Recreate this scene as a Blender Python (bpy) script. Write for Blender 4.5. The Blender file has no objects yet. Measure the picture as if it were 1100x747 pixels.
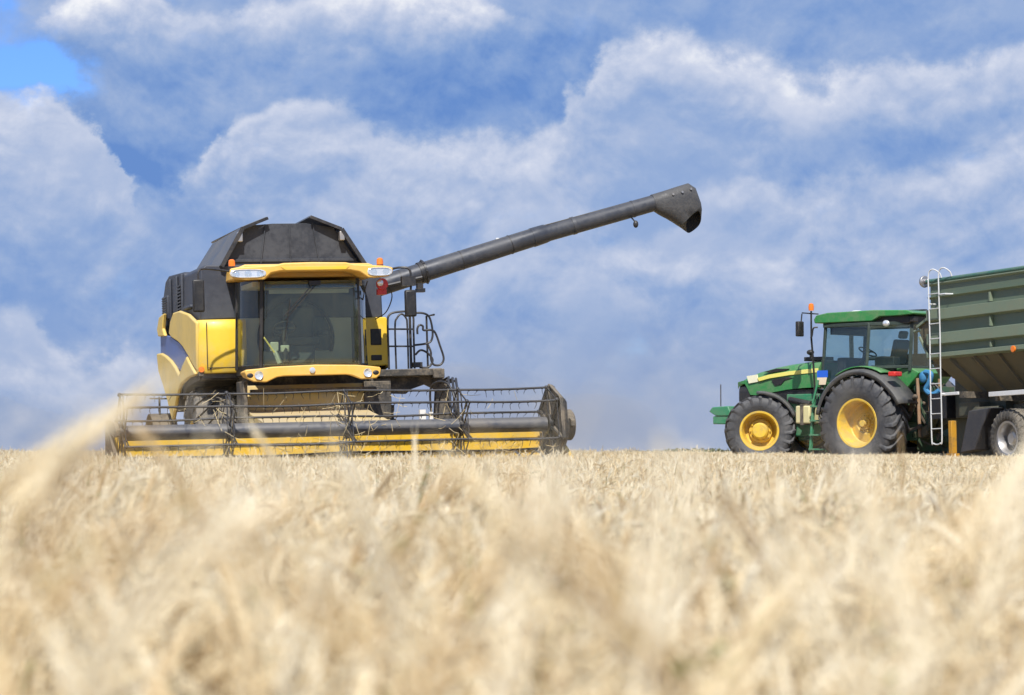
import bpy, bmesh, math, random
import numpy as np
from math import sin, cos, pi, radians, sqrt, atan2, tan
from mathutils import Vector, Matrix, Euler, Quaternion

random.seed(7)
SC = bpy.context.scene
COL = SC.collection
EYE = 1.02
FPX = 2590.0            # focal length in pixels of an 1100 px wide frame

# ------------------------------------------------------------------ camera
cd = bpy.data.cameras.new('camera')
cd.sensor_width = 36.0
cd.lens = 36.0 * FPX / 1100.0
cd.clip_start = 0.05
cd.clip_end = 12000
cd.dof.use_dof = True
cd.dof.focus_distance = 41.0
cd.dof.aperture_fstop = 5.4
cam = bpy.data.objects.new('camera', cd)
COL.objects.link(cam)
PITCH = math.atan((470 - 373.5) / FPX)
cam.location = (0, 0, EYE)
cam.rotation_euler = (pi / 2 + PITCH, 0, 0)
SC.camera = cam

# ------------------------------------------------------------------ sun, exposure
SUN_DIR = Vector((-0.03, -0.68, 0.80)).normalized()
sl = bpy.data.lights.new('sun', 'SUN')
sl.energy = 4.9
sl.angle = radians(0.6)
sl.color = (1.0, 0.955, 0.88)
sun = bpy.data.objects.new('sun', sl)
COL.objects.link(sun)
sun.rotation_euler = SUN_DIR.to_track_quat('Z', 'Y').to_euler()
SC.view_settings.view_transform = 'Standard'
SC.view_settings.look = 'None'
SC.view_settings.exposure = 0.26
SC.view_settings.gamma = 1.0
SC.view_settings.use_curve_mapping = False
SC.cycles.max_bounces = 8
SC.cycles.transparent_max_bounces = 12
SC.cycles.use_denoising = True

# ------------------------------------------------------------------ node helper
class NT:
    def __init__(s, tree): s.t = tree; s.n = tree.nodes; s.l = tree.links
    def new(s, typ, **kw):
        nd = s.n.new(typ)
        for k, v in kw.items(): setattr(nd, k, v)
        return nd
    def put(s, sock, v):
        if isinstance(v, bpy.types.NodeSocket): s.l.new(v, sock)
        elif v is not None: sock.default_value = v
    def M(s, op, a, b=None, c=None, clamp=False):
        nd = s.n.new('ShaderNodeMath'); nd.operation = op; nd.use_clamp = clamp
        s.put(nd.inputs[0], a); s.put(nd.inputs[1], b)
        if c is not None: s.put(nd.inputs[2], c)
        return nd.outputs[0]
    def noise(s, vec, scale, detail=6, rough=.55, lac=2.0, dist=0.0):
        nd = s.n.new('ShaderNodeTexNoise'); nd.noise_dimensions = '3D'
        s.put(nd.inputs['Vector'], vec)
        nd.inputs['Scale'].default_value = scale; nd.inputs['Detail'].default_value = detail
        nd.inputs['Roughness'].default_value = rough; nd.inputs['Lacunarity'].default_value = lac
        nd.inputs['Distortion'].default_value = dist
        return nd
    def ramp(s, fac, stops, interp='LINEAR'):
        nd = s.n.new('ShaderNodeValToRGB'); cr = nd.color_ramp; cr.interpolation = interp
        while len(cr.elements) < len(stops): cr.elements.new(0.5)
        for e, (p, c) in zip(cr.elements, stops):
            e.position = p; e.color = (*c, 1) if len(c) == 3 else c
        s.put(nd.inputs[0], fac)
        return nd.outputs[0]
    def mix(s, fac, a, b, mode='MIX'):
        nd = s.n.new('ShaderNodeMix'); nd.data_type = 'RGBA'; nd.blend_type = mode
        s.put(nd.inputs[0], fac); s.put(nd.inputs[6], a); s.put(nd.inputs[7], b)
        return nd.outputs[2]
    def maprange(s, v, a, b, c=0.0, d=1.0, smooth=False):
        nd = s.n.new('ShaderNodeMapRange')
        if smooth: nd.interpolation_type = 'SMOOTHSTEP'
        s.put(nd.inputs[0], v)
        for i, x in enumerate((a, b, c, d)): nd.inputs[i + 1].default_value = x
        return nd.outputs[0]

def lin(r, g, b):
    f = lambda c: (c / 255 / 12.92) if c / 255 <= .04045 else ((c / 255 + .055) / 1.055) ** 2.4
    return (f(r), f(g), f(b))

# ------------------------------------------------------------------ sky: Nishita blue behind a procedural cloud deck
# banks of cloud, upper ones behind: upper edge (x, y in the sky), how fast the lit top fades, tone of the top and of the base, softness of the edge
BANKS = [
    ([(-50, 60), (40, 60), (64, 22), (92, -2), (160, 2), (215, 22), (300, -6), (380, -20), (470, -14), (520, 0), (600, 50), (640, 1000)], .12, .98, .22, .008),
    ([(330, 30), (400, 45), (470, 28), (600, 22), (700, 30), (800, 50), (900, 40), (1100, 30)], .2, .20, .22, .025),
    ([(100, 330), (160, 250), (220, 200), (262, 140), (330, 116), (372, 112), (430, 128), (500, 142), (560, 150), (612, 140), (645, 100), (672, 66), (720, 54), (790, 66), (850, 84), (900, 62), (970, 52), (1060, 66), (1150, 50)], .075, .84, .33, .007),
    ([(640, 1000), (690, 260), (760, 205), (800, 192), (860, 212), (920, 190), (1000, 178), (1060, 186), (1150, 172)], .06, .74, .33, .009),
    ([(-50, 104), (30, 106), (72, 114), (100, 130), (124, 162), (148, 205), (190, 280), (240, 420)], .08, .92, .33, .005),
    ([(-50, 230), (40, 222), (120, 212), (200, 214), (300, 218), (400, 225), (480, 240), (560, 600)], .05, .54, .26, .015),
    ([(150, 480), (330, 400), (470, 318), (560, 268), (640, 262), (720, 248), (800, 262), (880, 285), (950, 272), (1020, 290), (1150, 300)], .055, .66, .30, .014),
    ([(-50, 345), (20, 352), (62, 352), (90, 380), (110, 392), (140, 366), (175, 372), (230, 420), (300, 480)], .055, .80, .36, .009),
]
BRIGHT = [(105, 25, 50, 30, .35), (210, 60, 90, 34, .16), (450, 12, 80, 18, .15), (330, 75, 130, 22, -.10), (540, 92, 110, 36, -.24), (165, 175, 55, 34, -.22), (960, 148, 110, 26, -.26), (880, 185, 50, 14, -.15), (230, 200, 70, 18, -.12), (800, 130, 60, 30, -.05), (600, 375, 260, 22, -.08)]
def build_world():
    w = bpy.data.worlds.new('World'); SC.world = w; w.use_nodes = True
    T = NT(w.node_tree); T.n.clear()
    out = T.new('ShaderNodeOutputWorld'); bg = T.new('ShaderNodeBackground')
    bg.inputs['Strength'].default_value = 0.1
    T.l.new(bg.outputs[0], out.inputs[0])
    sky = T.new('ShaderNodeTexSky'); sky.sky_type = 'NISHITA'; sky.sun_disc = False
    sky.sun_elevation = math.asin(SUN_DIR.z); sky.sun_rotation = atan2(SUN_DIR.x, SUN_DIR.y)
    sky.air_density = 1.0; sky.dust_density = 0.3; sky.ozone_density = 2.0
    tc = T.new('ShaderNodeTexCoord'); sep = T.new('ShaderNodeSeparateXYZ')
    T.l.new(tc.outputs['Generated'], sep.inputs[0])
    X, Y, Z = sep.outputs
    u = T.M('MULTIPLY', T.M('ARCTAN2', X, Y), 2.59)          # azimuth and elevation of the sky direction
    v = T.M('MULTIPLY', T.M('ARCSINE', Z), 2.59)
    def vec(du, dv, k=1.15):
        cb = T.new('ShaderNodeCombineXYZ'); T.put(cb.inputs[0], T.M('ADD', u, du)); T.put(cb.inputs[1], T.M('MULTIPLY', T.M('ADD', v, dv), k)); cb.inputs[2].default_value = 3.7
        return cb.outputs[0]
    P = vec(0.0, 0.0)
    warp = T.noise(P, 6.0, 10, .60)
    ws = T.new('ShaderNodeSeparateColor'); T.l.new(warp.outputs['Color'], ws.inputs[0])
    wu = T.M('ADD', u, T.M('MULTIPLY', T.M('SUBTRACT', ws.outputs[0], .5), .20))
    wv = T.M('ADD', v, T.M('MULTIPLY', T.M('SUBTRACT', ws.outputs[1], .5), .15))
    def blob(px, py, sx, sy, amp):
        a = T.M('MULTIPLY', T.M('SUBTRACT', wu, (px - 550) / 1000), 1000 / sx)
        b = T.M('MULTIPLY', T.M('SUBTRACT', wv, (470 - py) / 1000), 1000 / sy)
        r2 = T.M('ADD', T.M('MULTIPLY', a, a), T.M('MULTIPLY', b, b))
        return T.M('MULTIPLY', T.M('POWER', 2.718, T.M('MULTIPLY', r2, -1)), amp)
    def total(lst):
        acc = None
        for b in lst:
            g = blob(*b); acc = g if acc is None else T.M('ADD', acc, g)
        return acc
    def dens(du, dv):
        q = vec(du, dv)
        a = T.noise(q, 5.5, 8, .54, dist=.30).outputs[0]
        b = T.noise(q, 17.0, 8, .60, dist=.3).outputs[0]
        return T.M('ADD', a, T.M('MULTIPLY', T.M('SUBTRACT', b, .5), .40))
    # relief: the cloud density read here and a little higher up; where it thins upwards the cloud is lit, where it thickens it is in shade
    D0 = dens(0, 0); D1 = dens(-.006, .026); D2 = dens(-.002, .008)
    c0 = T.maprange(D0, .30, .70, 0, 1, True); c1 = T.maprange(D1, .30, .70, 0, 1, True); c2 = T.maprange(D2, .30, .70, 0, 1, True)
    relief = T.M('ADD', T.M('MULTIPLY', T.M('SUBTRACT', c0, c1), .36), T.M('MULTIPLY', T.M('SUBTRACT', c0, c2), .22))
    n2 = T.noise(P, 13.0, 8, .6, dist=.3); n1 = T.noise(P, 4.2, 9, .56)
    body = T.M('ADD', T.M('MULTIPLY', T.M('SUBTRACT', D0, .5), .42), relief)
    tt = T.M('DIVIDE', T.M('ADD', wu, .6), 1.2, clamp=True)
    g = T.M('ADD', T.M('MULTIPLY', body, .7), .30)
    for pts, thick, hi_, lo_, soft in BANKS:
        soft = soft * 1.5 + .003
        stops = sorted(((x - 550) / 1000 + .6) / 1.2 for x, y in pts)
        val = T.ramp(tt, [(((x - 550) / 1000 + .6) / 1.2, ((470 - y) / 1000 + .5,) * 3) for x, y in pts], 'EASE')
        e = T.M('SUBTRACT', T.M('SUBTRACT', val, .5), wv)           # how far below the bank's upper edge
        m = T.maprange(e, -soft, soft, 0, 1, True)
        fade = T.M('POWER', 2.718, T.M('DIVIDE', T.M('MAXIMUM', e, 0.0), -thick))
        vv = T.M('ADD', T.M('MULTIPLY', fade, hi_ - lo_), lo_)
        vv = T.M('ADD', vv, T.M('MULTIPLY', body, .85))
        g = T.M('ADD', T.M('MULTIPLY', g, T.M('SUBTRACT', 1.0, m)), T.M('MULTIPLY', vv, m))
    f = T.M('ADD', T.M('ADD', T.M('MULTIPLY', g, .88), .075), total(BRIGHT))
    cloud = T.ramp(f, [(0.0, lin(106, 145, 208)), (.20, lin(130, 162, 214)), (.40, lin(154, 178, 219)), (.60, lin(181, 196, 226)), (.80, lin(209, 217, 237)), (1.0, lin(246, 248, 253))])
    low = T.maprange(v, 0.0, 0.18, 1.0, 0.0, True)
    east = T.maprange(u, -.5, .1, 0.0, 1.0, True)
    cloud = T.mix(T.M('MULTIPLY', low, T.M('ADD', T.M('MULTIPLY', east, .46), .24)), cloud, (*lin(170, 180, 203), 1))
    cloud10 = T.new('ShaderNodeVectorMath', operation='SCALE'); T.l.new(cloud, cloud10.inputs[0]); cloud10.inputs['Scale'].default_value = 8.1
    gap = total([(-5, 85, 62, 26, 1.25), (60, 88, 34, 20, .85), (0, 5, 36, 22, .8), (25, 45, 34, 26, .25), (190, 3, 22, 10, .5)])
    gapm = T.maprange(T.M('ADD', gap, T.M('MULTIPLY', T.M('SUBTRACT', n2.outputs[0], .5), 1.1)), .10, .95, 0, 1, True)
    hi = T.M('MULTIPLY', T.maprange(v, .6, 1.0), T.maprange(n1.outputs[0], .52, .66, 0, 1, True))
    gapm = T.M('MAXIMUM', gapm, hi)
    blue = T.mix(1.0, sky.outputs[0], (.50, .78, 1.35, 1), 'MULTIPLY')
    T.l.new(T.mix(gapm, cloud10.outputs[0], blue), bg.inputs['Color'])
build_world()

# ------------------------------------------------------------------ materials
MATS = {}
def mat(name, col, rough=.5, metal=0.0, dirt=0.0, dirtcol=(.34, .28, .20), dscale=3.0, bump=0.0, coat=0.0, vary=.06, spec=.5):
    if name in MATS: return MATS[name]
    m = bpy.data.materials.new(name); m.use_nodes = True
    T = NT(m.node_tree); b = T.n['Principled BSDF']
    tc = T.new('ShaderNodeTexCoord')
    n = T.noise(tc.outputs['Object'], dscale, 8, .62)
    n2 = T.noise(tc.outputs['Object'], dscale * 7, 5, .6)
    base = T.mix(n2.outputs[0], (*[c * (1 - vary) for c in col], 1), (*[min(1, c * (1 + vary)) for c in col], 1))
    if dirt > 0:
        geo = T.new('ShaderNodeNewGeometry'); sp = T.new('ShaderNodeSeparateXYZ'); T.l.new(geo.outputs['Normal'], sp.inputs[0])
        f = T.M('ADD', n.outputs[0], T.M('MULTIPLY', T.M('SUBTRACT', n2.outputs[0], .5), .5))
        f = T.M('ADD', f, T.M('MULTIPLY', T.M('MAXIMUM', sp.outputs[2], 0.0), .16))   # dust settles on what faces up
        fac = T.M('MULTIPLY', T.maprange(f, .38, .72, 0, 1, True), dirt, clamp=True)
        base = T.mix(fac, base, (*dirtcol, 1))
        T.put(b.inputs['Roughness'], T.M('ADD', T.M('MULTIPLY', fac, .9 - rough), rough))
    else:
        T.put(b.inputs['Roughness'], T.M('ADD', T.M('MULTIPLY', T.M('SUBTRACT', n.outputs[0], .5), .25), rough))
    T.put(b.inputs['Base Color'], base)
    b.inputs['Metallic'].default_value = metal
    b.inputs['Coat Weight'].default_value = coat
    b.inputs['Specular IOR Level'].default_value = spec
    if bump > 0:
        bn = T.new('ShaderNodeBump'); bn.inputs['Strength'].default_value = bump; bn.inputs['Distance'].default_value = .02
        T.l.new(n2.outputs[0], bn.inputs['Height']); T.l.new(bn.outputs[0], b.inputs['Normal'])
    MATS[name] = m
    return m

def glassmat(name, tint, refl=.12, haze=0.1, hazecol=(.3, .3, .25)):
    m = bpy.data.materials.new(name); m.use_nodes = True
    T = NT(m.node_tree); T.n.remove(T.n['Principled BSDF']); out = T.n['Material Output']
    tr = T.new('ShaderNodeBsdfTransparent'); tr.inputs[0].default_value = (*[c ** .5 for c in tint], 1)
    gl = T.new('ShaderNodeBsdfGlossy'); gl.inputs['Roughness'].default_value = .03; gl.inputs[0].default_value = (.9, .95, 1, 1)
    df = T.new('ShaderNodeBsdfDiffuse'); df.inputs[0].default_value = (*hazecol, 1)
    tc = T.new('ShaderNodeTexCoord'); n = T.noise(tc.outputs['Object'], 3.0, 6, .6)
    m1 = T.new('ShaderNodeMixShader'); T.put(m1.inputs[0], T.M('MULTIPLY', n.outputs[0], haze))
    T.l.new(tr.outputs[0], m1.inputs[1]); T.l.new(df.outputs[0], m1.inputs[2])
    fr = T.new('ShaderNodeLayerWeight'); fr.inputs[0].default_value = .5
    m2 = T.new('ShaderNodeMixShader'); T.put(m2.inputs[0], T.M('ADD', T.M('MULTIPLY', T.M('POWER', fr.outputs[1], 4.0), .8), refl, clamp=True))
    T.l.new(m1.outputs[0], m2.inputs[1]); T.l.new(gl.outputs[0], m2.inputs[2])
    T.l.new(m2.outputs[0], out.inputs[0])
    return m

YEL = mat('harvester_yellow', (.80, .53, .04), .42, dirt=.40, dirtcol=(.50, .39, .20), dscale=1.6, coat=.2)
YELD = mat('dusty_yellow_panel', (.76, .53, .11), .5, dirt=.55, dirtcol=(.56, .45, .24), dscale=1.2)
YELR = mat('cab_roof_yellow', (.80, .46, .09), .42, dirt=.35, dirtcol=(.60, .46, .25), dscale=2.2)
YELH = mat('header_yellow', (.72, .44, .02), .5, dirt=.7, dirtcol=(.50, .36, .12), dscale=3.5, vary=.15)
BLUE = mat('blue_side_panel', (.035, .10, .36), .4, dirt=.35, dirtcol=(.25, .26, .30), dscale=1.5)
GREY = mat('charcoal_panel', (.036, .041, .056), .55, dirt=.35, dirtcol=(.085, .092, .112), dscale=1.2, vary=.15)
TANKM = mat('tank_fabric', (.024, .028, .038), .5, dirt=.6, dirtcol=(.066, .072, .086), dscale=2.2, vary=.2)
LIDM = mat('grey_lid_metal', (.10, .108, .125), .42, .3, dirt=.5, dirtcol=(.20, .195, .19), dscale=1.0, vary=.12)
AUGM = mat('auger_grey', (.048, .052, .064), .34, .2, dirt=.4, dirtcol=(.10, .10, .105), dscale=1.4, vary=.2)
SPOUTM = mat('spout_rubber', (.055, .055, .058), .45, dirt=.7, dirtcol=(.085, .083, .082), dscale=3.0, bump=.3)
BLK = mat('black_plastic', (.016, .016, .018), .45, dirt=.2, dirtcol=(.12, .105, .085), dscale=3)
BLKP = mat('black_paint_metal', (.020, .021, .025), .38, dirt=.25, dirtcol=(.14, .12, .1), dscale=3)
DUSTY = mat('dusty_dark_steel', (.045, .042, .038), .7, dirt=.8, dirtcol=(.22, .18, .13), dscale=3.5, bump=.4)
FEED = mat('feeder_dusty_yellow', (.60, .44, .16), .65, dirt=.85, dirtcol=(.44, .36, .23), dscale=2.5)
TYRE = mat('tyre_rubber', (.048, .049, .054), .55, dirt=.55, dirtcol=(.14, .138, .138), dscale=2.5, bump=.2, vary=.2)
TYRED = mat('dusty_tyre_rubber', (.055, .052, .048), .75, dirt=.85, dirtcol=(.20, .175, .14), dscale=2.5, bump=.3)
REELT = mat('reel_tube_grey', (.075, .080, .095), .34, .3, dirt=.4, dirtcol=(.22, .20, .17), dscale=1.5)
STEEL = mat('worn_steel', (.42, .42, .43), .38, .8, dirt=.3, dscale=4)
WHITEM = mat('white_marking', (.72, .72, .72), .5, dirt=.2, dscale=4)
CHROME = mat('lamp_reflector', (.80, .82, .85), .16, .55)
ORANGE = mat('amber_lens', (.85, .20, .015), .25, dirt=.1)
RED = mat('red_lens', (.60, .03, .025), .25, dirt=.1)
GREEN = mat('tractor_green', (.032, .22, .055), .36, dirt=.5, dirtcol=(.17, .22, .12), dscale=3.5, coat=.2)
GREEND = mat('worn_green_frame', (.030, .21, .10), .45, dirt=.4, dirtcol=(.20, .22, .15), dscale=4)
TYEL = mat('tractor_yellow', (.74, .48, .04), .42, dirt=.75, dirtcol=(.42, .31, .10), dscale=5)
STRIPE = mat('stripe_yellow', (.80, .72, .16), .4, dirt=.2, dirtcol=(.7, .68, .45))
OLIVE = mat('trailer_olive', (.110, .155, .108), .48, dirt=.45, dirtcol=(.15, .165, .11), dscale=1.6)
OLIVEL = mat('trailer_rib_olive', (.165, .215, .148), .45, dirt=.45, dirtcol=(.20, .21, .15), dscale=2.0)
HOPM = mat('hopper_brown_olive', (.090, .082, .050), .55, dirt=.7, dirtcol=(.145, .12, .072), dscale=1.4)
TARP = mat('tarp_teal', (.035, .13, .10), .55, dirt=.2)
SEATM = mat('seat_cloth', (.06, .075, .09), .8)
BEIGE = mat('cab_trim_beige', (.48, .47, .38), .8)
SCREENM = mat('monitor_casing', (.38, .42, .38), .5)
GLASSC = glassmat('harvester_windshield_glass', (.80, .86, .70), .05, .08, (.22, .22, .15))
GLASST = glassmat('tractor_cab_glass', (.72, .85, .84), .04, .09, (.12, .18, .19))
LENS = glassmat('clear_lens', (.92, .95, .97), .08, .02, (.6, .6, .6))

# ------------------------------------------------------------------ object helpers
def props(o, label=None, cat=None, group=None, kind=None):
    if label: o['label'] = label
    if cat: o['category'] = cat
    if group: o['group'] = group
    if kind: o['kind'] = kind
    return o
def empty(name, parent=None, loc=(0, 0, 0), rot=None):
    o = bpy.data.objects.new(name, None); COL.objects.link(o); o.empty_display_size = .3
    o.parent = parent; o.location = loc
    if rot is not None: o.rotation_euler = rot
    return o

class MB:
    def __init__(s): s.bm = bmesh.new()
    def poly(s, pts):
        return s.bm.faces.new([s.bm.verts.new(p) for p in pts])
    def box(s, x0, x1, y0, y1, z0, z1, M=None):
        vs = [Vector((x, y, z)) for x in (x0, x1) for y in (y0, y1) for z in (z0, z1)]
        if M: vs = [M @ v for v in vs]
        v = [s.bm.verts.new(p) for p in vs]
        for f in ((0, 1, 3, 2), (4, 6, 7, 5), (0, 4, 5, 1), (2, 3, 7, 6), (0, 2, 6, 4), (1, 5, 7, 3)): s.bm.faces.new([v[i] for i in f])
        return s
    def bar(s, a, b, w, h=None, up=(0, 0, 1)):
        a = Vector(a); b = Vector(b); h = h or w; d = (b - a).normalized()
        r = d.cross(Vector(up))
        if r.length < 1e-3: r = d.cross(Vector((1, 0, 0)))
        r.normalize(); q = r.cross(d)
        v = [s.bm.verts.new(p + r * (sx * w / 2) + q * (sz * h / 2)) for p in (a, b) for sx, sz in ((-1, -1), (1, -1), (1, 1), (-1, 1))]
        for f in ((3, 2, 1, 0), (4, 5, 6, 7), (0, 1, 5, 4), (1, 2, 6, 5), (2, 3, 7, 6), (3, 0, 4, 7)): s.bm.faces.new([v[i] for i in f])
        return s
    def prism(s, pts, ax, a0, a1, top=None):
        """extrude a 2-D outline along axis ax; `top` may give a different outline at a1"""
        def P(p, a):
            return (a, p[0], p[1]) if ax == 0 else (p[0], a, p[1]) if ax == 1 else (p[0], p[1], a)
        A = [s.bm.verts.new(P(p, a0)) for p in pts]; B = [s.bm.verts.new(P(p, a1)) for p in (top or pts)]
        n = len(pts)
        s.bm.faces.new(A); s.bm.faces.new(B[::-1])
        for i in range(n): s.bm.faces.new((A[i], B[i], B[(i + 1) % n], A[(i + 1) % n]))
        return s
    def tube(s, path, r, seg=8, caps=True, closed=False):
        path = [Vector(p) for p in path]; n = len(path)
        rs = r if isinstance(r, (list, tuple)) else [r] * n
        rings = []; ref = None
        for i, p in enumerate(path):
            if closed: d = path[(i + 1) % n] - path[i - 1]
            else: d = path[min(i + 1, n - 1)] - path[max(i - 1, 0)]
            d.normalize()
            if ref is None:
                ref = d.cross(Vector((0, 0, 1)))
                if ref.length < .1: ref = d.cross(Vector((1, 0, 0)))
            ref = (ref - d * ref.dot(d)).normalized(); q = d.cross(ref)
            rings.append([s.bm.verts.new(p + (ref * cos(2 * pi * k / seg) + q * sin(2 * pi * k / seg)) * rs[i]) for k in range(seg)])
        for i in range(n if closed else n - 1):
            A = rings[i]; B = rings[(i + 1) % n]
            for k in range(seg): s.bm.faces.new((A[k], A[(k + 1) % seg], B[(k + 1) % seg], B[k]))
        if caps and not closed:
            s.bm.faces.new(rings[0][::-1]); s.bm.faces.new(rings[-1])
        return s
    def rings(s, R, cap0=True, cap1=True, closed=True):
        V = [[s.bm.verts.new(p) for p in ring] for ring in R]
        n = len(V[0])
        for A, B in zip(V, V[1:]):
            for k in range(n if closed else n - 1): s.bm.faces.new((A[k], A[(k + 1) % n], B[(k + 1) % n], B[k]))
        if cap0: s.bm.faces.new(V[0][::-1])
        if cap1: s.bm.faces.new(V[-1])
        return s
    def lathe(s, prof, c=(0, 0, 0), ax=1, seg=40, closed=False, cap=True):
        """profile of (radius, offset along axis)"""
        c = Vector(c); rings = []
        for r, t in prof:
            ring = []
            for k in range(seg):
                a = 2 * pi * k / seg; u, w = r * cos(a), r * sin(a)
                ring.append(c + Vector((u, t, w) if ax == 1 else (t, u, w) if ax == 0 else (u, w, t)))
            rings.append(ring)
        V = [[s.bm.verts.new(p) for p in ring] for ring in rings]
        pairs = list(zip(V, V[1:])) + ([(V[-1], V[0])] if closed else [])
        for A, B in pairs:
            for k in range(seg): s.bm.faces.new((A[k], A[(k + 1) % seg], B[(k + 1) % seg], B[k]))
        if not closed and cap:
            if prof[0][0] > 1e-6: s.bm.faces.new(V[0])
            if prof[-1][0] > 1e-6: s.bm.faces.new(V[-1][::-1])
        return s
    def ball(s, c, r, su=12, sv=8):
        r = r if isinstance(r, (tuple, list)) else (r, r, r)
        bmesh.ops.create_uvsphere(s.bm, u_segments=su, v_segments=sv, radius=1, matrix=Matrix.Translation(c) @ Matrix.Diagonal((*r, 1)))
        return s
    def build_split(s, name, m, parent=None, bevel=0.0):
        """every loose piece becomes an object of its own"""
        bmesh.ops.remove_doubles(s.bm, verts=s.bm.verts, dist=1e-5)
        left = set(s.bm.verts); out = []
        while left:
            seed = left.pop(); isl = {seed}; st = [seed]
            while st:
                v = st.pop()
                for e in v.link_edges:
                    o = e.other_vert(v)
                    if o not in isl: isl.add(o); st.append(o)
            left -= isl
            nb = MB(); mp = {v: nb.bm.verts.new(v.co) for v in isl}
            fs = {f for v in isl for f in v.link_faces}
            for f in fs: nb.bm.faces.new([mp[v] for v in f.verts])
            out.append(nb.build(name, m, parent, bevel))
        s.bm.free(); return out
    def build(s, name, m, parent=None, bevel=0.0, smooth=True, loc=None, rot=None, sub=0):
        bmesh.ops.remove_doubles(s.bm, verts=s.bm.verts, dist=1e-5)
        bmesh.ops.recalc_face_normals(s.bm, faces=s.bm.faces)
        me = bpy.data.meshes.new(name); s.bm.to_mesh(me); s.bm.free()
        me.materials.append(m)
        if smooth:
            me.polygons.foreach_set('use_smooth', [True] * len(me.polygons)); me.set_sharp_from_angle(angle=radians(38))
        o = bpy.data.objects.new(name, me); COL.objects.link(o); o.parent = parent
        if loc: o.location = loc
        if rot: o.rotation_euler = rot
        if bevel > 0:
            b = o.modifiers.new('bevel', 'BEVEL'); b.width = bevel; b.segments = 2; b.limit_method = 'ANGLE'; b.angle_limit = radians(40); b.harden_normals = False
        return o

def arc(cx, cz, r, a0, a1, n, y=None):
    pts = []
    for i in range(n + 1):
        a = radians(a0 + (a1 - a0) * i / n); pts.append((cx + r * cos(a), cz + r * sin(a)) if y is None else (cx + r * cos(a), y, cz + r * sin(a)))
    return pts
def smooth_path(pts, n=6):
    """Catmull-Rom through the points"""
    P = [Vector(p) for p in pts]; out = []
    for i in range(len(P) - 1):
        p0 = P[max(i - 1, 0)]; p1 = P[i]; p2 = P[i + 1]; p3 = P[min(i + 2, len(P) - 1)]
        for k in range(n):
            t = k / n
            out.append(.5 * ((2 * p1) + (p2 - p0) * t + (2 * p0 - 5 * p1 + 4 * p2 - p3) * t * t + (3 * p1 - p0 - 3 * p2 + p3) * t ** 3))
    out.append(P[-1]); return out

# ------------------------------------------------------------------ wheels
def make_wheel(parent, center, R, W, rimR, side, nl, rimmat, tyremat, lug=.05, dish=.55, toe=0.0, hub='axle', lugw=.03):
    """axis along local y; `side` = -1 shows the dish towards -y"""
    w = empty('wheel', parent, center, (0, 0, toe))
    Rt = R - lug; h = W / 2; s = side
    b = MB()
    prof = [(rimR, -h * .80), (rimR + .03, -h * .86), (rimR + (Rt - rimR) * .28, -h * .97), (rimR + (Rt - rimR) * .5, -h * 1.0), (rimR + (Rt - rimR) * .74, -h * .97), (Rt - .035, -h * .90), (Rt, -h * .76),
            (Rt + .012, -h * .3), (Rt + .012, h * .3), (Rt, h * .76), (Rt - .035, h * .90), (rimR + (Rt - rimR) * .74, h * .97), (rimR + (Rt - rimR) * .5, h), (rimR + (Rt - rimR) * .28, h * .97), (rimR + .03, h * .86), (rimR, h * .80)]
    b.lathe(prof, ax=1, seg=72, closed=True)
    if nl:
        for sd in (-1, 1):
            for i in range(nl):
                a0 = 2 * pi * (i + (.5 if sd > 0 else 0)) / nl
                st = [(-.03, Rt, R, 0), (.35, Rt, R, .55), (.78, Rt - .01, R - .005, 1.15), (.97, Rt - .09, R - .05, 1.30), (1.02, Rt - .18, Rt - .10, 1.36)]
                rings = []
                for yy, ri, ro, da in st:
                    a = a0 - da * (2 * pi / nl) * .9; hw = lugw / R
                    hw2 = hw * 1.35
                    rings.append([(rr * cos(a + q), yy * h * sd, rr * sin(a + q)) for rr, q in ((ri, -hw2), (ro, -hw), (ro, hw), (ri, hw2))])
                b.rings([[Vector(p) for p in r_] for r_ in rings])
    b.build('tyre', tyremat, w)
    b = MB()
    d = h * .80 - dish * W          # position of the disc
    rp = [(rimR + .02, -h * .82), (rimR + .012, -h * .86), (rimR - .025, -h * .84), (rimR - .045, -h * .70), (rimR - .07, -h * .1), (rimR - .075, -h * .8 + dish * W)]
    dd = -h * .8 + dish * W
    if hub == 'front':
        rp += [(rimR * .66, dd + .03), (rimR * .60, dd - .05), (rimR * .46, dd - .07), (rimR * .43, dd - .10), (rimR * .42, dd - .19), (rimR * .34, dd - .22), (0, dd - .225)]
    elif hub == 'small':
        rp += [(rimR * .7, dd + .02), (rimR * .45, dd - .02), (rimR * .42, dd - .10), (rimR * .3, dd - .13), (0, dd - .13)]
    else:
        rp += [(rimR * .80, dd + .02), (rimR * .45, dd - .03), (rimR * .42, dd), (rimR * .24, dd), (rimR * .23, dd - .05), (rimR * .14, dd - .05), (rimR * .13, dd - .16), (0, dd - .16)]
    rp = [(r, y * -s if s > 0 else y) for r, y in rp]
    b.lathe(rp, ax=1, seg=64, cap=False)
    # back half of the rim barrel
    b.lathe([(rimR - .075, -(dd) * s), (rimR - .05, h * .7 * -s), (rimR + .015, h * .84 * -s)][::1], ax=1, seg=64, closed=False) if False else None
    nb = 10
    for i in range(nb):
        a = 2 * pi * i / nb; rr = rimR * (.52 if hub == 'front' else .33)
        yy = (dd - .07 if hub == 'front' else dd)
        if hub == 'small': yy = dd; rr = rimR * .56
        y0, y1 = sorted(((yy - .035) * (-s), (yy + .01) * (-s))) if s > 0 else (yy - .035, yy + .01)
        b.lathe([(.018, y0), (.018, y1)], c=(rr * cos(a), 0, rr * sin(a)), ax=1, seg=6)
    b.build('rim', rimmat, w)
    return w

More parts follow.
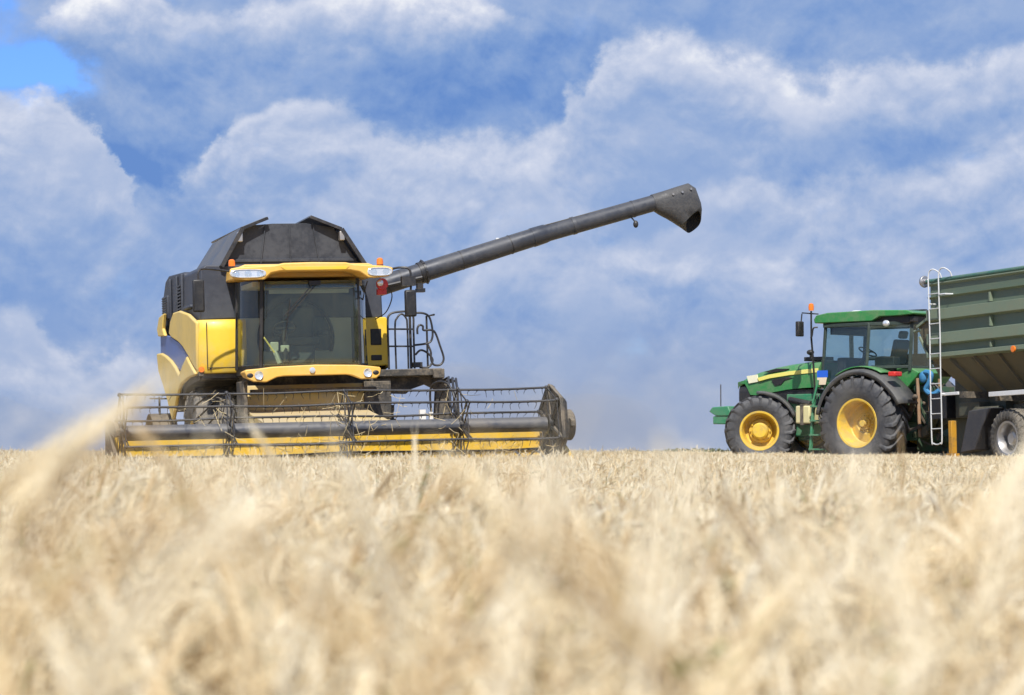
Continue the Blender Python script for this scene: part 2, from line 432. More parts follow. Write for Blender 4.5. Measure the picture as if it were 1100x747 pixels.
# ================================================================== terrain
def sstep(a, b, x):
    t = np.clip((x - a) / (b - a), 0, 1); return t * t * (3 - 2 * t)
def crop_top(x, y):
    return .635 + .14 * (1 - sstep(2.5, 15, y)) - .0063 * np.maximum(0, y - 50) + .016 * np.sin(x * .9 + y * .35) + .016 * np.sin(x * .31 - y * .8) + .008 * np.sin(x * 3.1 + y * .2)
def crop_h(x, y):
    h = .625 + .14 * (1 - sstep(2.5, 15, y)) - .27 * sstep(0.5, 6.5, x) * sstep(18, 44, y)
    return h - (h - .34) * sstep(52, 64, y)
def ground(x, y):
    base = .625 + .14 * (1 - sstep(2.5, 15, y)) - .0063 * np.maximum(0, y - 50)
    return base - crop_h(x, y)

def field_ground():
    def axis(a, b, fine0, fine1, st, coarse):
        vals = list(np.arange(fine0, fine1 + .001, st))
        v = fine1; k = st
        while v < b: k *= 1.35; v += k; vals.append(v)
        v = fine0; k = st
        while v > a: k *= 1.35; v -= k; vals.insert(0, v)
        return np.array(vals)
    xs = axis(-3500, 3500, -22, 30, 1.0, 0); ys = axis(-1500, 4200, -4, 80, 1.0, 0)
    Xg, Yg = np.meshgrid(xs, ys); Zg = ground(Xg, Yg)
    co = np.stack([Xg.ravel(), Yg.ravel(), Zg.ravel()], 1)
    nx, ny = len(xs), len(ys); F = []
    for j in range(ny - 1):
        for i in range(nx - 1):
            a = j * nx + i; F.append((a, a + 1, a + nx + 1, a + nx))
    me = bpy.data.meshes.new('field_ground'); me.from_pydata(co.tolist(), [], F)
    me.polygons.foreach_set('use_smooth', [True] * len(F))
    m = bpy.data.materials.new('straw_covered_soil'); m.use_nodes = True; T = NT(m.node_tree); b = T.n['Principled BSDF']
    tc = T.new('ShaderNodeTexCoord')
    n1 = T.noise(tc.outputs['Object'], .8, 10, .65); n2 = T.noise(tc.outputs['Object'], 14, 6, .7)
    f = T.M('ADD', T.M('MULTIPLY', n1.outputs[0], .5), T.M('MULTIPLY', n2.outputs[0], .5))
    T.put(b.inputs['Base Color'], T.ramp(f, [(.3, (.28, .20, .11)), (.5, (.42, .33, .20)), (.7, (.55, .45, .29))]))
    b.inputs['Roughness'].default_value = .95
    bn = T.new('ShaderNodeBump'); bn.inputs['Strength'].default_value = .6; bn.inputs['Distance'].default_value = .05
    T.l.new(n2.outputs[0], bn.inputs['Height']); T.l.new(bn.outputs[0], b.inputs['Normal'])
    me.materials.append(m)
    o = bpy.data.objects.new('field_ground', me); COL.objects.link(o); o['kind'] = 'structure'
    return o
field_ground()

# ================================================================== combine harvester
CM = Matrix.Translation((-3.92, 42.8, 0)) @ Matrix.Rotation(radians(16), 4, 'Z') @ Matrix.Rotation(radians(-1.8), 4, 'Y')
def combine():
    C = empty('combine_harvester'); C.matrix_world = CM
    props(C, 'yellow combine harvester with charcoal grain tank and long unloading spout, cutting the wheat', 'combine harvester')
    # ---- chassis and body
    b = MB()
    b.box(-1.0, 1.0, -.7, 4.6, .95, 1.5)
    b.box(-1.52, 1.52, .9, 4.2, 1.55, 2.3)
    b.box(-1.6, 1.6, -.42, 4.0, 2.3, 3.2)
    b.box(-.98, 1.15, -1.3, -.4, 1.55, 2.1)
    b.bar((-1.3, 0, .95), (1.3, 0, .95), .34)
    b.bar((-1.6, 3.9, .7), (1.6, 3.9, .7), .22)
    b.bar((-.9, 3.7, .7), (-.9, 3.4, 1.4), .2); b.bar((.9, 3.7, .7), (.9, 3.4, 1.4), .2)
    b.prism([(-.62, 2.16), (-.62, 2.06), (.2, 2.02), (1.0, 1.95), (1.4, 1.75), (1.5, 1.75), (1.1, 2.16)], 0, -1.66, -.9)   # left mudguard
    b.prism([(-.62, 2.16), (-.62, 2.06), (.2, 2.02), (1.0, 1.95), (1.4, 1.75), (1.5, 1.75), (1.1, 2.16)], 0, 1.1, 1.66)
    b.build('chassis', DUSTY, C, .01)
    # ---- charcoal upper body
    b = MB()
    b.prism([(-1.62, 3.10), (-1.60, 3.98), (-1.50, 4.06), (1.52, 4.02), (1.60, 3.94), (1.62, 3.08), (1.0, 3.10), (-.9, 3.12)], 1, -.62, 1.35)
    b.prism([(1.352, 3.10), (1.352, 4.03), (1.42, 4.07), (3.3, 4.12), (3.75, 4.04), (4.08, 3.78), (4.12, 3.1)], 0, -1.60, 1.58)
    for y in (1.36, 2.05, 2.9):
        b.box(-1.655, -1.60, y, y + .05, 3.2, 4.04)
    b.box(-1.66, -1.60, 3.2, 3.86, 3.3, 3.75)
    b.box(-1.68, -1.6, .2, 1.0, 3.35, 3.42)
    b.build('upper_body', GREY, C, .025)
    g = MB()
    for k in range(9): g.box(-1.675, -1.655, 3.24, 3.82, 3.34 + k * .045, 3.36 + k * .045)
    for k in range(8): g.box(-1.652, -1.60, 1.5, 1.95, 3.4 + k * .06, 3.425 + k * .06)
    g.build_split('air_intake_grille', BLK, C)
    # ---- grain tank extension
    b = MB()
    b.prism([(-1.20, 4.00), (-.83, 4.66), (-.74, 4.74), (-.30, 4.775), (.30, 4.775), (.78, 4.70), (.86, 4.60), (1.27, 4.00)], 1, -.56, -.50)
    bb = MB(); bb.prism([(-1.20, 4.00), (-.83, 4.60), (.86, 4.58), (1.27, 4.00)], 1, 2.45, 2.5); bb.build('grain_tank_cover', TANKM, C, .004)
    for x in (-.86, .0, .83): b.bar((x * .62, -.575, 4.03), (x * .5, -.575, 4.76), .03, .02)
    b.bar((-1.12, -.575, 4.13), (1.18, -.575, 4.13), .025, .05)
    b.build('grain_tank_cover', TANKM, C, .004)
    for sgn, pts in ((-1, [(-1.24, 4.02), (-.86, 4.68), (-.40, 4.86)]), (1, [(1.31, 4.02), (.90, 4.66), (.36, 4.88)])):
        b = MB()
        for (x0, z0), (x1, z1) in zip(pts, pts[1:]):
            nx, nz = -(z1 - z0), (x1 - x0); L = sqrt(nx * nx + nz * nz); k = .035 / L * (1 if sgn < 0 else -1); nx *= k; nz *= k
            fx = .10 * sgn
            A = [(x0, -.70, z0), (x1, -.70 if z1 < 4.8 else -.62, z1), (x1 - fx * 0, 2.45, z1 - .04), (x0, 2.7, z0)]
            B = [(p[0] + nx, p[1], p[2] + nz) for p in A]
            b.rings([[Vector(p) for p in A], [Vector(p) for p in B]])
        (x0, z0), (x1, z1) = pts[0], pts[1]
        for f in (.30, .62):
            b.bar((x0 + (x1 - x0) * f - .04 * -sgn * -1, -.3, z0 + (z1 - z0) * f + .05), (x0 + (x1 - x0) * f - .04 * -sgn * -1, 2.2, z0 + (z1 - z0) * f + .04), .05, .03)
        b.build('tank_lid', LIDM, C, .004)
        b = MB(); e = [(p[0] * (1.0), -.72, p[1]) for p in pts]
        b.bar(e[0], e[1], .05, .07); b.bar(e[1], (e[2][0], -.68, e[2][2]), .05, .05)
        b.build('lid_hinge_bar', BLKP, C)
    b = MB(); b.box(-.95, -.86, -.74, -.60, 4.45, 4.62); b.box(.86, .95, -.74, -.6, 4.46, 4.62); b.build_split('tank_latch', STEEL, C, .01)
    # ---- yellow side panels (left of the picture)
    x0, x1 = -1.73, -1.66
    up = [(-.81, 3.06), (.14, 3.25), (1.2, 3.36), (1.97, 3.36), (2.36, 3.23), (2.6, 3.0), (2.3, 2.92), (1.47, 2.81), (.9, 2.70), (.27, 2.52), (-.2, 2.36), (-.70, 2.22)]
    b = MB(); b.prism(up, 0, x0, x1); b.build('upper_side_panel', YELD, C, .03)
    b = MB(); b.prism([(3.9, 3.04), (2.66, 2.95), (1.3, 2.76), (.3, 2.47), (.9, 2.2), (2.24, 2.42), (3.95, 2.55)], 0, -1.70, -1.64); b.build('blue_side_panel', BLUE, C, .01)
    low = [(4.11, 2.68), (3.5, 2.67), (2.97, 2.61), (2.3, 2.5), (1.79, 2.38), (1.23, 2.20), (.8, 2.36), (.27, 2.50), (-.2, 2.34), (-.66, 2.20), (-.64, 2.14), (.1, 2.12), (.46, 2.08), (1.0, 2.02), (1.28, 1.93), (1.6, 1.78), (1.9, 1.56), (2.21, 1.38), (2.45, 1.5), (2.76, 1.73), (3.33, 2.04), (3.92, 2.32)]
    b = MB(); b.prism(low, 0, -1.76, -1.69); b.build('lower_side_panel', YELD, C, .03)
    b = MB(); b.prism([(3.1, 3.40), (3.72, 3.36), (4.05, 3.14), (3.9, 3.0), (3.05, 2.98), (3.3, 3.12)], 0, -1.75, -1.68); b.build('rear_side_panel', YELD, C, .02)
    b = MB(); b.prism([(-.6, 3.05), (2.0, 3.3), (4.0, 3.0), (3.9, 2.3), (2.2, 1.5), (1.0, 2.0), (-.6, 2.2)], 0, 1.66, 1.72); b.build('right_side_panel', YELD, C, .03)
    # ---- front panels beside the cab
    b = MB()
    rows = []
    for z, off in ((2.17, .03), (2.21, .0), (2.6, -.02), (2.9, -.015), (3.04, .0), (3.10, .05)):
        rows.append([Vector((x, y + off, z)) for x, y in ((-1.66, -.45), (-1.715, -.62), (-1.69, -.76), (-1.60, -.83), (-1.25, -.86), (-.92, -.86), (-.86, -.82), (-.86, -.45))])
    b.rings(rows); b.build('front_panel', YEL, C, .008)
    b = MB(); b.box(-1.56, -1.548, -.872, -.85, 2.24, 3.05); b.box(-1.56, -.95, -.872, -.855, 2.262, 2.272); b.build('panel_seam', BLK, C)
    b = MB()
    for p in ((-1.0, 3.0), (-1.0, 2.3), (-1.5, 2.25)): b.lathe([(.018, -.875), (.018, -.855)], c=(p[0], 0, p[1]), seg=8)
    b.box(-1.70, -1.62, -.84, -.70, 2.13, 2.2); b.build_split('panel_catch', DUSTY, C)
    b = MB(); b.lathe([(.05, -.03), (.05, .03)], c=(-1.66, -.84, 2.24), ax=1, seg=12); b.build('side_marker_lamp', ORANGE, C)
    b = MB(); b.prism([(1.15, 2.22), (1.15, 3.08), (1.62, 3.09), (1.66, 3.02), (1.66, 2.24)], 1, -.86, -.45); fp = b.build('front_panel', YEL, C, .02)
    for zz, hh in ((2.74, .29), (2.375, .10)):
        b = MB(); b.box(1.33, 1.53, -.872, -.84, zz - hh / 2, zz + hh / 2); b.build('vent', BLK, C, .025)
    # ---- left step ladder frame under panel
    b = MB(); b.box(-1.62, -.92, -.7, -.55, 2.09, 2.165); b.build('panel_sill', LIDM, C, .008)
    # ---- cab
    b = MB()
    plan = [(-1.02, -.5), (-1.09, -1.15), (-.80, -1.86), (.92, -1.86), (1.17, -1.15), (1.10, -.5)]
    b.prism(plan, 2, 2.10, 2.28)
    for (x, y), (xt, yt) in (((-.80, -1.85), (-.75, -1.88)), ((.915, -1.85), (.90, -1.88))):
        b.bar((x, y, 2.2), (xt, yt, 3.72), .055, .06)
    for x in (-1.04, 1.12): b.bar((x, -.55, 2.2), (x, -.55, 3.72), .09, .12)
    b.bar((-1.10, -1.15, 2.2), (-1.05, -1.15, 3.72), .05, .05); b.bar((1.18, -1.15, 2.2), (1.13, -1.15, 3.72), .05, .05)
    b.bar((-.78, -1.89, 3.66), (.93, -1.89, 3.66), .05, .05)
    b.box(-1.02, 1.10, -.52, -.46, 2.2, 3.72)
    cab = b.build('cab', BLK, C, .01)
    # curved windscreen
    def sheet(pts_low, pts_high, th=.012):
        b = MB(); n = 12; A = []
        for k in range(n + 1):
            t = k / n; row = []
            for (a, c_) in zip(pts_low, pts_high): row.append(Vector(a) * (1 - t) + Vector(c_) * t)
            A.append(row)
        b.rings(A, False, False, closed=False)
        return b
    lo = [(-.76 + 1.65 * k / 12, -1.90 - .10 * (1 - (2 * k / 12 - 1) ** 2), 2.24) for k in range(13)]
    hi = [(-.71 + 1.59 * k / 12, -1.92 - .09 * (1 - (2 * k / 12 - 1) ** 2), 3.68) for k in range(13)]
    ws = sheet(lo, hi).build('windshield', GLASSC, cab)
    so = ws.modifiers.new('s', 'SOLIDIFY'); so.thickness = .006
    for sg, q in ((-1, ((-.82, -1.84), (-1.09, -1.2))), (1, ((.93, -1.84), (1.17, -1.2)))):
        (xa, ya), (xb, yb) = q
        o = sheet([(xa, ya, 2.26), ((xa + xb) / 2 + .05 * sg, (ya + yb) / 2 - .03, 2.26), (xb, yb, 2.26)], [(xa, ya, 3.70), ((xa + xb) / 2 + .05 * sg, (ya + yb) / 2 - .03, 3.70), (xb * .97, yb, 3.70)]).build('corner_window', GLASSC, cab)
        o = sheet([(xb, -1.10, 2.26), (xb * .95, -.6, 2.26)], [(xb * .96, -1.10, 3.70), (xb * .94, -.6, 3.70)]).build('side_window', GLASSC, cab)
    b = MB(); b.bar((-.70, -1.86, 3.62), (.84, -1.86, 3.62), .012, .11); b.build('sky_reflection_band', mat('blue_sky_reflection', (.03, .09, .30), .25), cab)  # sky reflection along the windshield top, painted as a solid blue strip
    b = MB(); b.bar((-.62, -1.80, 3.51), (.76, -1.80, 3.51), .012, .07); b.build('sun_visor', BEIGE, cab)
    # interior
    b = MB(); b.box(-.95, 1.05, -.60, -.53, 2.25, 3.68); b.box(-.9, 1.0, -1.8, -.6, 3.60, 3.68); b.build('cab_lining', BEIGE, cab)
    b = MB(); b.tube([(.05 + .66 * cos(radians(a)), -.63, 2.75 + .68 * sin(radians(a))) for a in range(-20, 201, 12)], .03, 6); b.build('rear_window_frame', BLK, cab)
    b = MB(); b.prism([(x, z) for x, z in arc(.05, 2.75, .63, -20, 200, 20)], 1, -.615, -.605); b.build('rear_window', mat('dark_rear_pane', (.03, .035, .035), .15), cab)
    b = MB(); b.box(-.22, .34, -1.25, -.80, 2.62, 2.75); b.box(-.20, .32, -.90, -.74, 2.75, 3.28); b.box(-.09, .21, -.88, -.76, 3.30, 3.46); b.box(-.15, .27, -1.2, -.85, 2.28, 2.62)
    b.box(.38, .50, -1.25, -.85, 2.78, 2.86); b.box(-.38, -.26, -1.25, -.85, 2.78, 2.86)
    b.build('driver_seat', SEATM, cab, .03)
    b = MB(); b.tube([(-.36, -1.78, 2.3), (-.33, -1.62, 2.75), (-.32, -1.58, 2.85)], .05, 8)
    cc = Vector((-.32, -1.56, 2.90)); nrm = Vector((0, .55, .83)); e1 = Vector((1, 0, 0)); e2 = nrm.cross(e1)
    b.tube([cc + (e1 * cos(a) + e2 * sin(a)) * .19 for a in np.linspace(0, 2 * pi, 25)[:-1]], .014, 6, closed=True)
    b.bar(cc - e1 * .19, cc + e1 * .19, .03); b.build('steering_wheel', BLK, cab)
    b = MB(); b.box(-.60, -.46, -1.70, -1.62, 2.50, 2.66); b.box(-.43, -.28, -1.74, -1.66, 2.48, 2.60); b.bar((-.53, -1.66, 2.52), (-.45, -1.72, 2.28), .07); b.build('monitor', SCREENM, cab, .015)
    b = MB(); b.tube([(-.73, -1.80, 2.74), (-.62, -1.78, 2.58), (-.55, -1.76, 2.48)], .014, 6); b.build('grab_handle', STRIPE, cab)
    # wiper
    b = MB(); b.bar((.10, -2.03, 3.62), (-.42, -2.05, 3.08), .034, .018); b.bar((.16, -2.03, 3.62), (-.40, -2.055, 3.02), .018, .016)
    b.bar((-.30, -2.045, 3.36), (-.42, -2.04, 2.66), .026, .016); b.box(.02, .22, -2.08, -2.0, 3.6, 3.67); b.build('wiper', BLK, cab)
    # ---- roof with light pods
    b = MB()
    front = [(-1.38, 3.78), (-1.36, 3.88), (-1.22, 3.905), (-.60, 3.93), (-.45, 3.965), (.05, 3.975), (.62, 3.965), (.78, 3.93), (1.30, 3.90), (1.44, 3.87), (1.44, 3.78), (1.36, 3.72), (1.12, 3.69), (1.0, 3.70), (.86, 3.80), (.70, 3.83), (-.50, 3.83), (-.66, 3.80), (-.78, 3.69), (-1.10, 3.68), (-1.30, 3.71)]
    back = [(-1.18 + (x + 1.38) * (2.46 / 2.82) if True else x, max(z, 3.74) + (.03 if z > 3.86 else 0)) for x, z in front]
    b.prism(front, 1, -2.28, -1.80, back)
    b.prism([(-1.16, 3.75), (-1.14, 3.93), (-1.02, 3.98), (1.12, 3.98), (1.24, 3.93), (1.26, 3.75)], 1, -1.802, -.35)
    roof = b.build('cab_roof', YELR, C, .022)
    b = MB(); b.prism([(-.42, 3.845), (-.50, 3.90), (.68, 3.90), (.62, 3.845)], 1, -2.292, -2.27); b.build('roof_recess', YEL, roof, .004)
    for xs in ((-1.36, -.75, 3.80, 3.79), (.99, 1.42, 3.79, 3.81)):
        b = MB(); xa, xb, za, zb = xs; n = 20; ring = []
        cx, cz, rx, rz = (xa + xb) / 2, (za + zb) / 2, (xb - xa) / 2, .072
        def sup(k, f, y):
            a = 2 * pi * k / n; c_, s_ = cos(a), sin(a)
            return Vector((cx + rx * f * math.copysign(abs(c_) ** .6, c_), y, cz + rz * f * math.copysign(abs(s_) ** .7, s_)))
        b.rings([[sup(k, 1, -2.26) for k in range(n)], [sup(k, 1, -2.292) for k in range(n)], [sup(k, .9, -2.30) for k in range(n)], [sup(k, .82, -2.285) for k in range(n)]])
        hl = b.build('headlight', CHROME, roof)
        nl = 3 if xs[0] < 0 else 2
        for q in range(nl):
            b = MB(); xq = xa + (xb - xa) * (q + .5) / nl
            b.lathe([(.0, -.03), (.03, -.028), (.055, -.012), (.06, 0)], c=(xq, -2.29, cz), seg=16); b.build('lamp', LENS, hl)
    for x in (-1.26, 1.30):
        b = MB(); b.lathe([(.06, 0), (.06, .03), (.055, .035)], c=(x, -1.9, 3.91), ax=2, seg=16); bs = b.build('beacon_base', BLK, roof)
        b = MB(); b.lathe([(.055, .03), (.058, .09), (.052, .135), (.03, .155), (0, .158)], c=(x, -1.9, 3.905), ax=2, seg=16); b.build('beacon', ORANGE, roof)
    b = MB(); b.lathe([(.10, -.06), (.10, .02), (.08, .04)], c=(1.30, -2.0, 3.60), ax=1, seg=18); b.box(1.22, 1.38, -2.02, -1.9, 3.42, 3.52); b.build('work_lamp', RED, roof, .01)
    b = MB(); b.ball((1.26, -2.07, 3.62), (.055, .02, .055)); b.build('lamp_glass', CHROME, roof)
    b = MB(); b.tube(smooth_path([(1.05, -2.0, 3.66), (1.02, -1.9, 3.5), (1.06, -1.5, 3.3), (1.15, -1.0, 3.15)]), .010, 6); b.tube(smooth_path([(1.40, -2.0, 3.60), (1.52, -1.8, 3.4), (1.50, -1.4, 3.15), (1.40, -1.0, 3.05)]), .010, 6); b.build('cable', BLK, C)
    # ---- lower light bar
    b = MB()
    fb = [(-1.17, 2.15), (-1.14, 2.185), (-.92, 2.20), (-.70, 2.225), (.05, 2.245), (.75, 2.225), (.98, 2.20), (1.14, 2.18), (1.17, 2.15), (1.15, 2.04), (1.08, 1.985), (.82, 1.975), (.66, 2.045), (.55, 2.06), (-.50, 2.06), (-.62, 2.045), (-.80, 1.965), (-1.02, 1.975), (-1.12, 2.03)]
    b.prism(fb, 1, -2.34, -1.86, [(x, z * .6 + .85) for x, z in fb])
    bar_ = b.build('lower_light_bar', YELR, C, .02)
    for x in (-.93, .93):
        sg = -1 if x < 0 else 1
        b = MB(); b.lathe([(.075, -.01), (.07, -.03), (.055, -.02), (0, .0)], c=(x, -2.34, 2.085), seg=20); b.build('work_lamp', CHROME, bar_)
        b = MB(); b.ball((x + sg * .145, -2.34, 2.085), (.055, .012, .04)); b.build('lamp_socket', BLK, bar_)
    b = MB(); b.lathe([(.05, .0), (.048, -.02), (.03, -.025), (0, -.026)], c=(-.02, -2.345, 2.15), seg=24); b.build('emblem', CHROME, bar_)
    # ---- feeder house
    b = MB()
    b.prism([(-1.2, 1.93), (-1.50, 1.93), (-1.58, 1.50), (-2.2, 1.42), (-4.02, 1.20), (-4.02, .42), (-1.2, .95)], 0, -1.02, 1.04)
    fd = b.build('feeder_house', FEED, C, .015)
    b = MB(); b.box(-.95, 1.3, -1.66, -1.52, 1.78, 1.86); b.box(-1.14, -1.04, -3.9, -1.3, .9, 1.02)
    b.box(-1.12, -1.05, -1.9, -1.2, 1.1, 2.0); b.box(1.03, 1.5, -1.6, -.9, 1.3, 1.95)
    b.build_split('feeder_brace', DUSTY, fd, .01)
    # ---- platform, ladder, railing
    b = MB(); b.box(1.22, 2.45, -1.5, -.3, 2.03, 2.15); b.box(2.28, 2.48, -1.55, -1.3, 1.98, 2.14)
    b.prism([(1.25, 2.02), (2.5, 2.02), (2.62, 1.92), (2.66, 1.2), (2.5, 1.05), (2.36, 1.3), (2.40, 1.78), (2.2, 1.88), (1.95, 1.80), (1.85, 1.72), (1.25, 1.75)], 1, -1.25, -1.1)
    b.box(1.2, 1.55, -1.4, -.8, 1.45, 2.0)
    b.bar((2.5, -1.18, 1.25), (2.35, -1.18, .75), .08, .1)
    b.build('platform', DUSTY, C, .012)
    b = MB()
    R = .019
    def hoop(pts, r=R, y=-1.2, n=6): b.tube([(p.x, y, p.y) if False else p for p in smooth_path([(q[0], y, q[1]) for q in pts], n)], r, 8)
    hoop([(1.57, 2.16), (1.57, 2.5), (1.57, 2.98), (1.60, 3.10), (1.70, 3.15), (1.95, 3.16), (2.03, 3.08), (2.03, 2.8), (2.03, 2.16)])
    hoop([(1.70, 2.16), (1.70, 2.9), (1.74, 3.05), (1.82, 3.12), (1.90, 3.05), (1.92, 2.9), (1.92, 2.16)], R * .9)
    b.bar((1.57, -1.2, 2.86), (2.03, -1.2, 2.85), .03); b.bar((1.57, -1.2, 2.56), (2.03, -1.2, 2.55), .03)
    b.tube([(1.97, -1.2, 3.17), (1.97, -1.2, 2.16)], .024, 8)
    hoop([(2.03, 3.13), (2.20, 3.13), (2.32, 3.06), (2.37, 2.85), (2.36, 2.68), (2.28, 2.60), (2.03, 2.57)])
    hoop([(2.10, 2.76), (2.10, 2.86), (2.14, 2.92), (2.20, 2.90), (2.21, 2.83), (2.34, 2.83), (2.42, 2.78), (2.50, 2.55), (2.56, 2.33), (2.50, 2.22), (2.38, 2.22), (2.33, 2.32), (2.33, 2.45), (2.26, 2.62)])
    hoop([(2.05, 2.40), (2.15, 2.48), (2.28, 2.42), (2.36, 2.30), (2.28, 2.18), (2.12, 2.18)])
    hoop([(1.57, 2.16), (1.57, 2.16 + .02)], R)
    for y in (-.6,):
        b.tube([(2.42, y, 2.15), (2.42, y, 3.1), (2.42, -1.15, 3.1)], R, 8)
    b.box(2.0, 2.16, -1.26, -1.15, 2.18, 2.27)
    b.build('railing', BLKP, C)
    b = MB()
    for k, dx in enumerate((0, .07, .13)):
        b.tube(smooth_path([(2.46 + dx, -1.3, 1.9), (2.50 + dx, -1.7, 1.98 - .03 * k), (2.22 + dx, -2.8, 1.92), (1.98 + dx, -3.8, 1.60), (1.88 + dx * .8, -4.2, 1.0)]), .022, 8)
    b.build('hydraulic_hose', BLK, C)
    # ---- mirrors
    b = MB(); b.tube(smooth_path([(-1.3, -1.9, 3.86), (-1.75, -2.05, 3.90), (-1.86, -2.1, 3.84), (-1.86, -2.1, 3.7)]), .018, 8); arm = b.build('mirror_arm', BLKP, C)
    b = MB(); b.box(-1.97, -1.77, -2.14, -2.06, 3.17, 3.72); b.build('mirror', BLK, arm, .03)
    b = MB(); b.tube(smooth_path([(1.4, -1.9, 3.84), (1.62, -2.05, 3.88), (1.78, -2.1, 3.82), (1.78, -2.1, 3.45)]), .020, 8); b.box(1.62, 1.86, -2.16, -2.04, 3.56, 3.72); b.box(1.9, 2.0, -2.12, -2.0, 3.52, 3.6); arm = b.build('mirror_arm', BLKP, C)
    b = MB(); b.box(1.67, 1.87, -2.15, -2.05, 3.03, 3.49); b.build('mirror', BLK, arm, .03)
    # ---- unloading auger
    A = Vector((1.5, 0, 3.62)); B2 = Vector((4.85, 0, 4.60)); Bm = Vector((7.05, 0, 5.17)); dr = (B2 - A).normalized()
    b = MB()
    P = lambda t, r: (A + (B2 - A) * t, r)
    pts = [P(0, .19), P(.29, .19), (A + (B2 - A) * .29, .19)]
    b.tube([A, A + dr * .9, A + dr * 2.2, B2 - dr * .25], [.185, .18, .175, .17], 28)
    aug = b.build('unloading_auger', AUGM, C)
    dr2 = (Bm - B2).normalized()
    b = MB(); b.tube([B2 - dr * .26, B2 - dr * .20, B2, B2 + dr2 * .06, Bm], [.178, .178, .172, .158, .152], 28); b.build('auger_outer_tube', AUGM, aug)
    def band(c, d, r, t=.03):
        b.tube([c - d * t, c + d * t], r, 28)
    b = MB(); band(A + dr * 1.10, dr, .215, .02); band(A + dr * 1.05, dr, .20, .05)
    for k in range(8):
        a = k * pi / 4; u_ = Vector((0, 1, 0)); w_ = dr.cross(u_); q = A + dr * 1.10 + (u_ * cos(a) + w_ * sin(a)) * .215; b.ball(q, .018, 6, 4)
    b.build('auger_flange', BLKP, aug)
    b = MB(); b.box(2.35, 2.5, -.26, -.10, 3.55, 3.62, None); b.tube([A + dr * .2 + Vector((0, -.2, -.02)), A + dr * 1.0 + Vector((0, -.21, -.08))], .03, 8); b.build('auger_cylinder', BLKP, aug)
    for t in (.42, ):
        b = MB(); c = A.lerp(B2, .73); b.box(c.x - .03, c.x + .03, -.02, .02, c.z + .165, c.z + .195); b.build('auger_decal', WHITEM, aug, .004)
    b = MB(); c = B2.lerp(Bm, .25); band(c, dr2, .166, .03); c = B2.lerp(Bm, .78); band(c, dr2, .160, .015); b.build_split('auger_clamp', AUGM, aug)
    b = MB()
    for t in (.18, .52, .80): c = A.lerp(B2, t); band(c, dr, .178 + .006 * (1 - t), .008)
    b.tube([A.lerp(B2, .32) + Vector((0, -.06, .165)), B2 + Vector((0, -.06, .155)), B2.lerp(Bm, .9) + Vector((0, -.05, .135))], .012, 6)
    b.build('auger_seam', BLKP, aug)
    # spout: loft between traced cross sections
    def ell(p, q, w, n=24, sq=.7, tilt=0):
        p = Vector((p[0], 0, p[1])); q = Vector((q[0], 0, q[1])); c = (p + q) / 2; h = (p - q) / 2; out = []
        for k in range(n):
            a = 2 * pi * k / n; cc_, ss = cos(a), sin(a)
            sy = math.copysign(abs(ss) ** sq, ss); out.append(c + h * math.copysign(abs(cc_) ** sq, cc_) + Vector((0, 1, 0)) * w * sy + Vector((.40, 0, -.92)) * tilt * sy)
        return out
    R_ = [ell((6.93, 5.31), (7.00, 4.99), .162, sq=1), ell((7.15, 5.37), (7.09, 4.94), .18), ell((7.45, 5.46), (7.16, 4.90), .195), ell((7.66, 5.52), (7.24, 4.86), .20), ell((7.80, 5.43), (7.36, 4.79), .195), ell((7.90, 5.15), (7.47, 4.72), .17), ell((7.93, 5.00), (7.54, 4.70), .155, tilt=.09), ell((7.915, 4.91), (7.60, 4.69), .15, tilt=.155),
          ell((7.90, 4.90), (7.61, 4.70), .143, tilt=.15)]
    MO = [ell((7.898, 4.899), (7.612, 4.702), .141, tilt=.15), ell((7.86, 4.98), (7.57, 4.78), .13, tilt=.05), ell((7.72, 5.16), (7.44, 4.97), .12)]
    b = MB(); b.rings(R_, True, False); so_ = b.build('spout', SPOUTM, aug)
    b = MB(); b.rings(MO, False, True); b.build('spout_mouth', mat('spout_inside', (.008, .008, .009), .8), so_)
    b = MB()
    for c in ((7.30, -.19, 5.30), (7.48, -.20, 5.34), (7.66, -.18, 5.40)): b.lathe([(.022, -.02), (.022, .02)], c=c, ax=1, seg=8)
    b.build_split('spout_bolt', STEEL, aug)
    b = MB(); b.tube([(6.50, 0, 4.92), (6.55, -.03, 4.86), (6.58, -.04, 4.82)], .014, 6); b.ball((6.60, -.05, 4.76), (.05, .05, .07)); b.build('auger_lamp', BLKP, aug)
    # ---- wheels
    for x, s in ((-1.40, -1), (1.40, 1)):
        w = make_wheel(C, (x, 0, .95), .95, .74, .42, -1, 20, TYEL, TYRED, lug=.055, lugw=.032)
        w.rotation_euler = (0, 0, pi / 2 * (-1 if s < 0 else 1))
    for x, s in ((-1.68, -1), (1.68, 1)):
        w = make_wheel(C, (x, 3.9, .70), .70, .45, .30, -1, 18, TYEL, TYRED, lug=.04, lugw=.026)
        w.rotation_euler = (0, 0, pi / 2 * (-1 if s < 0 else 1))
    b = MB(); b.rings([[Vector((x_, 3.9 + rr_ * cos(radians(a_)), .70 + rr_ * sin(radians(a_)))) for x_, rr_ in ((-1.96, .80), (-1.96, .83), (-1.5, .83), (-1.5, .80))] for a_ in range(35, 150, 8)]); b.tube([(-1.78, 3.7, 1.85), (-1.78, 3.7, 1.5)], .02); b.tube([(-1.98, 3.6, 1.82), (-1.5, 3.6, 1.80)], .015); b.build('rear_mudguard', DUSTY, C)
    # ---- header (cutting table)
    LX, RX = -3.64, 3.46
    b = MB()
    b.prism([(-4.25, .20), (-4.18, .20), (-4.18, 1.21), (-4.06, 1.24), (-4.02, 1.20), (-4.02, .12), (-5.55, .10), (-5.55, .13)], 0, LX, RX)
    hd = b.build('header', YELH, C, .008); hd.location = (0, 0, 0.02); hd.rotation_euler = (0, radians(.5), 0)
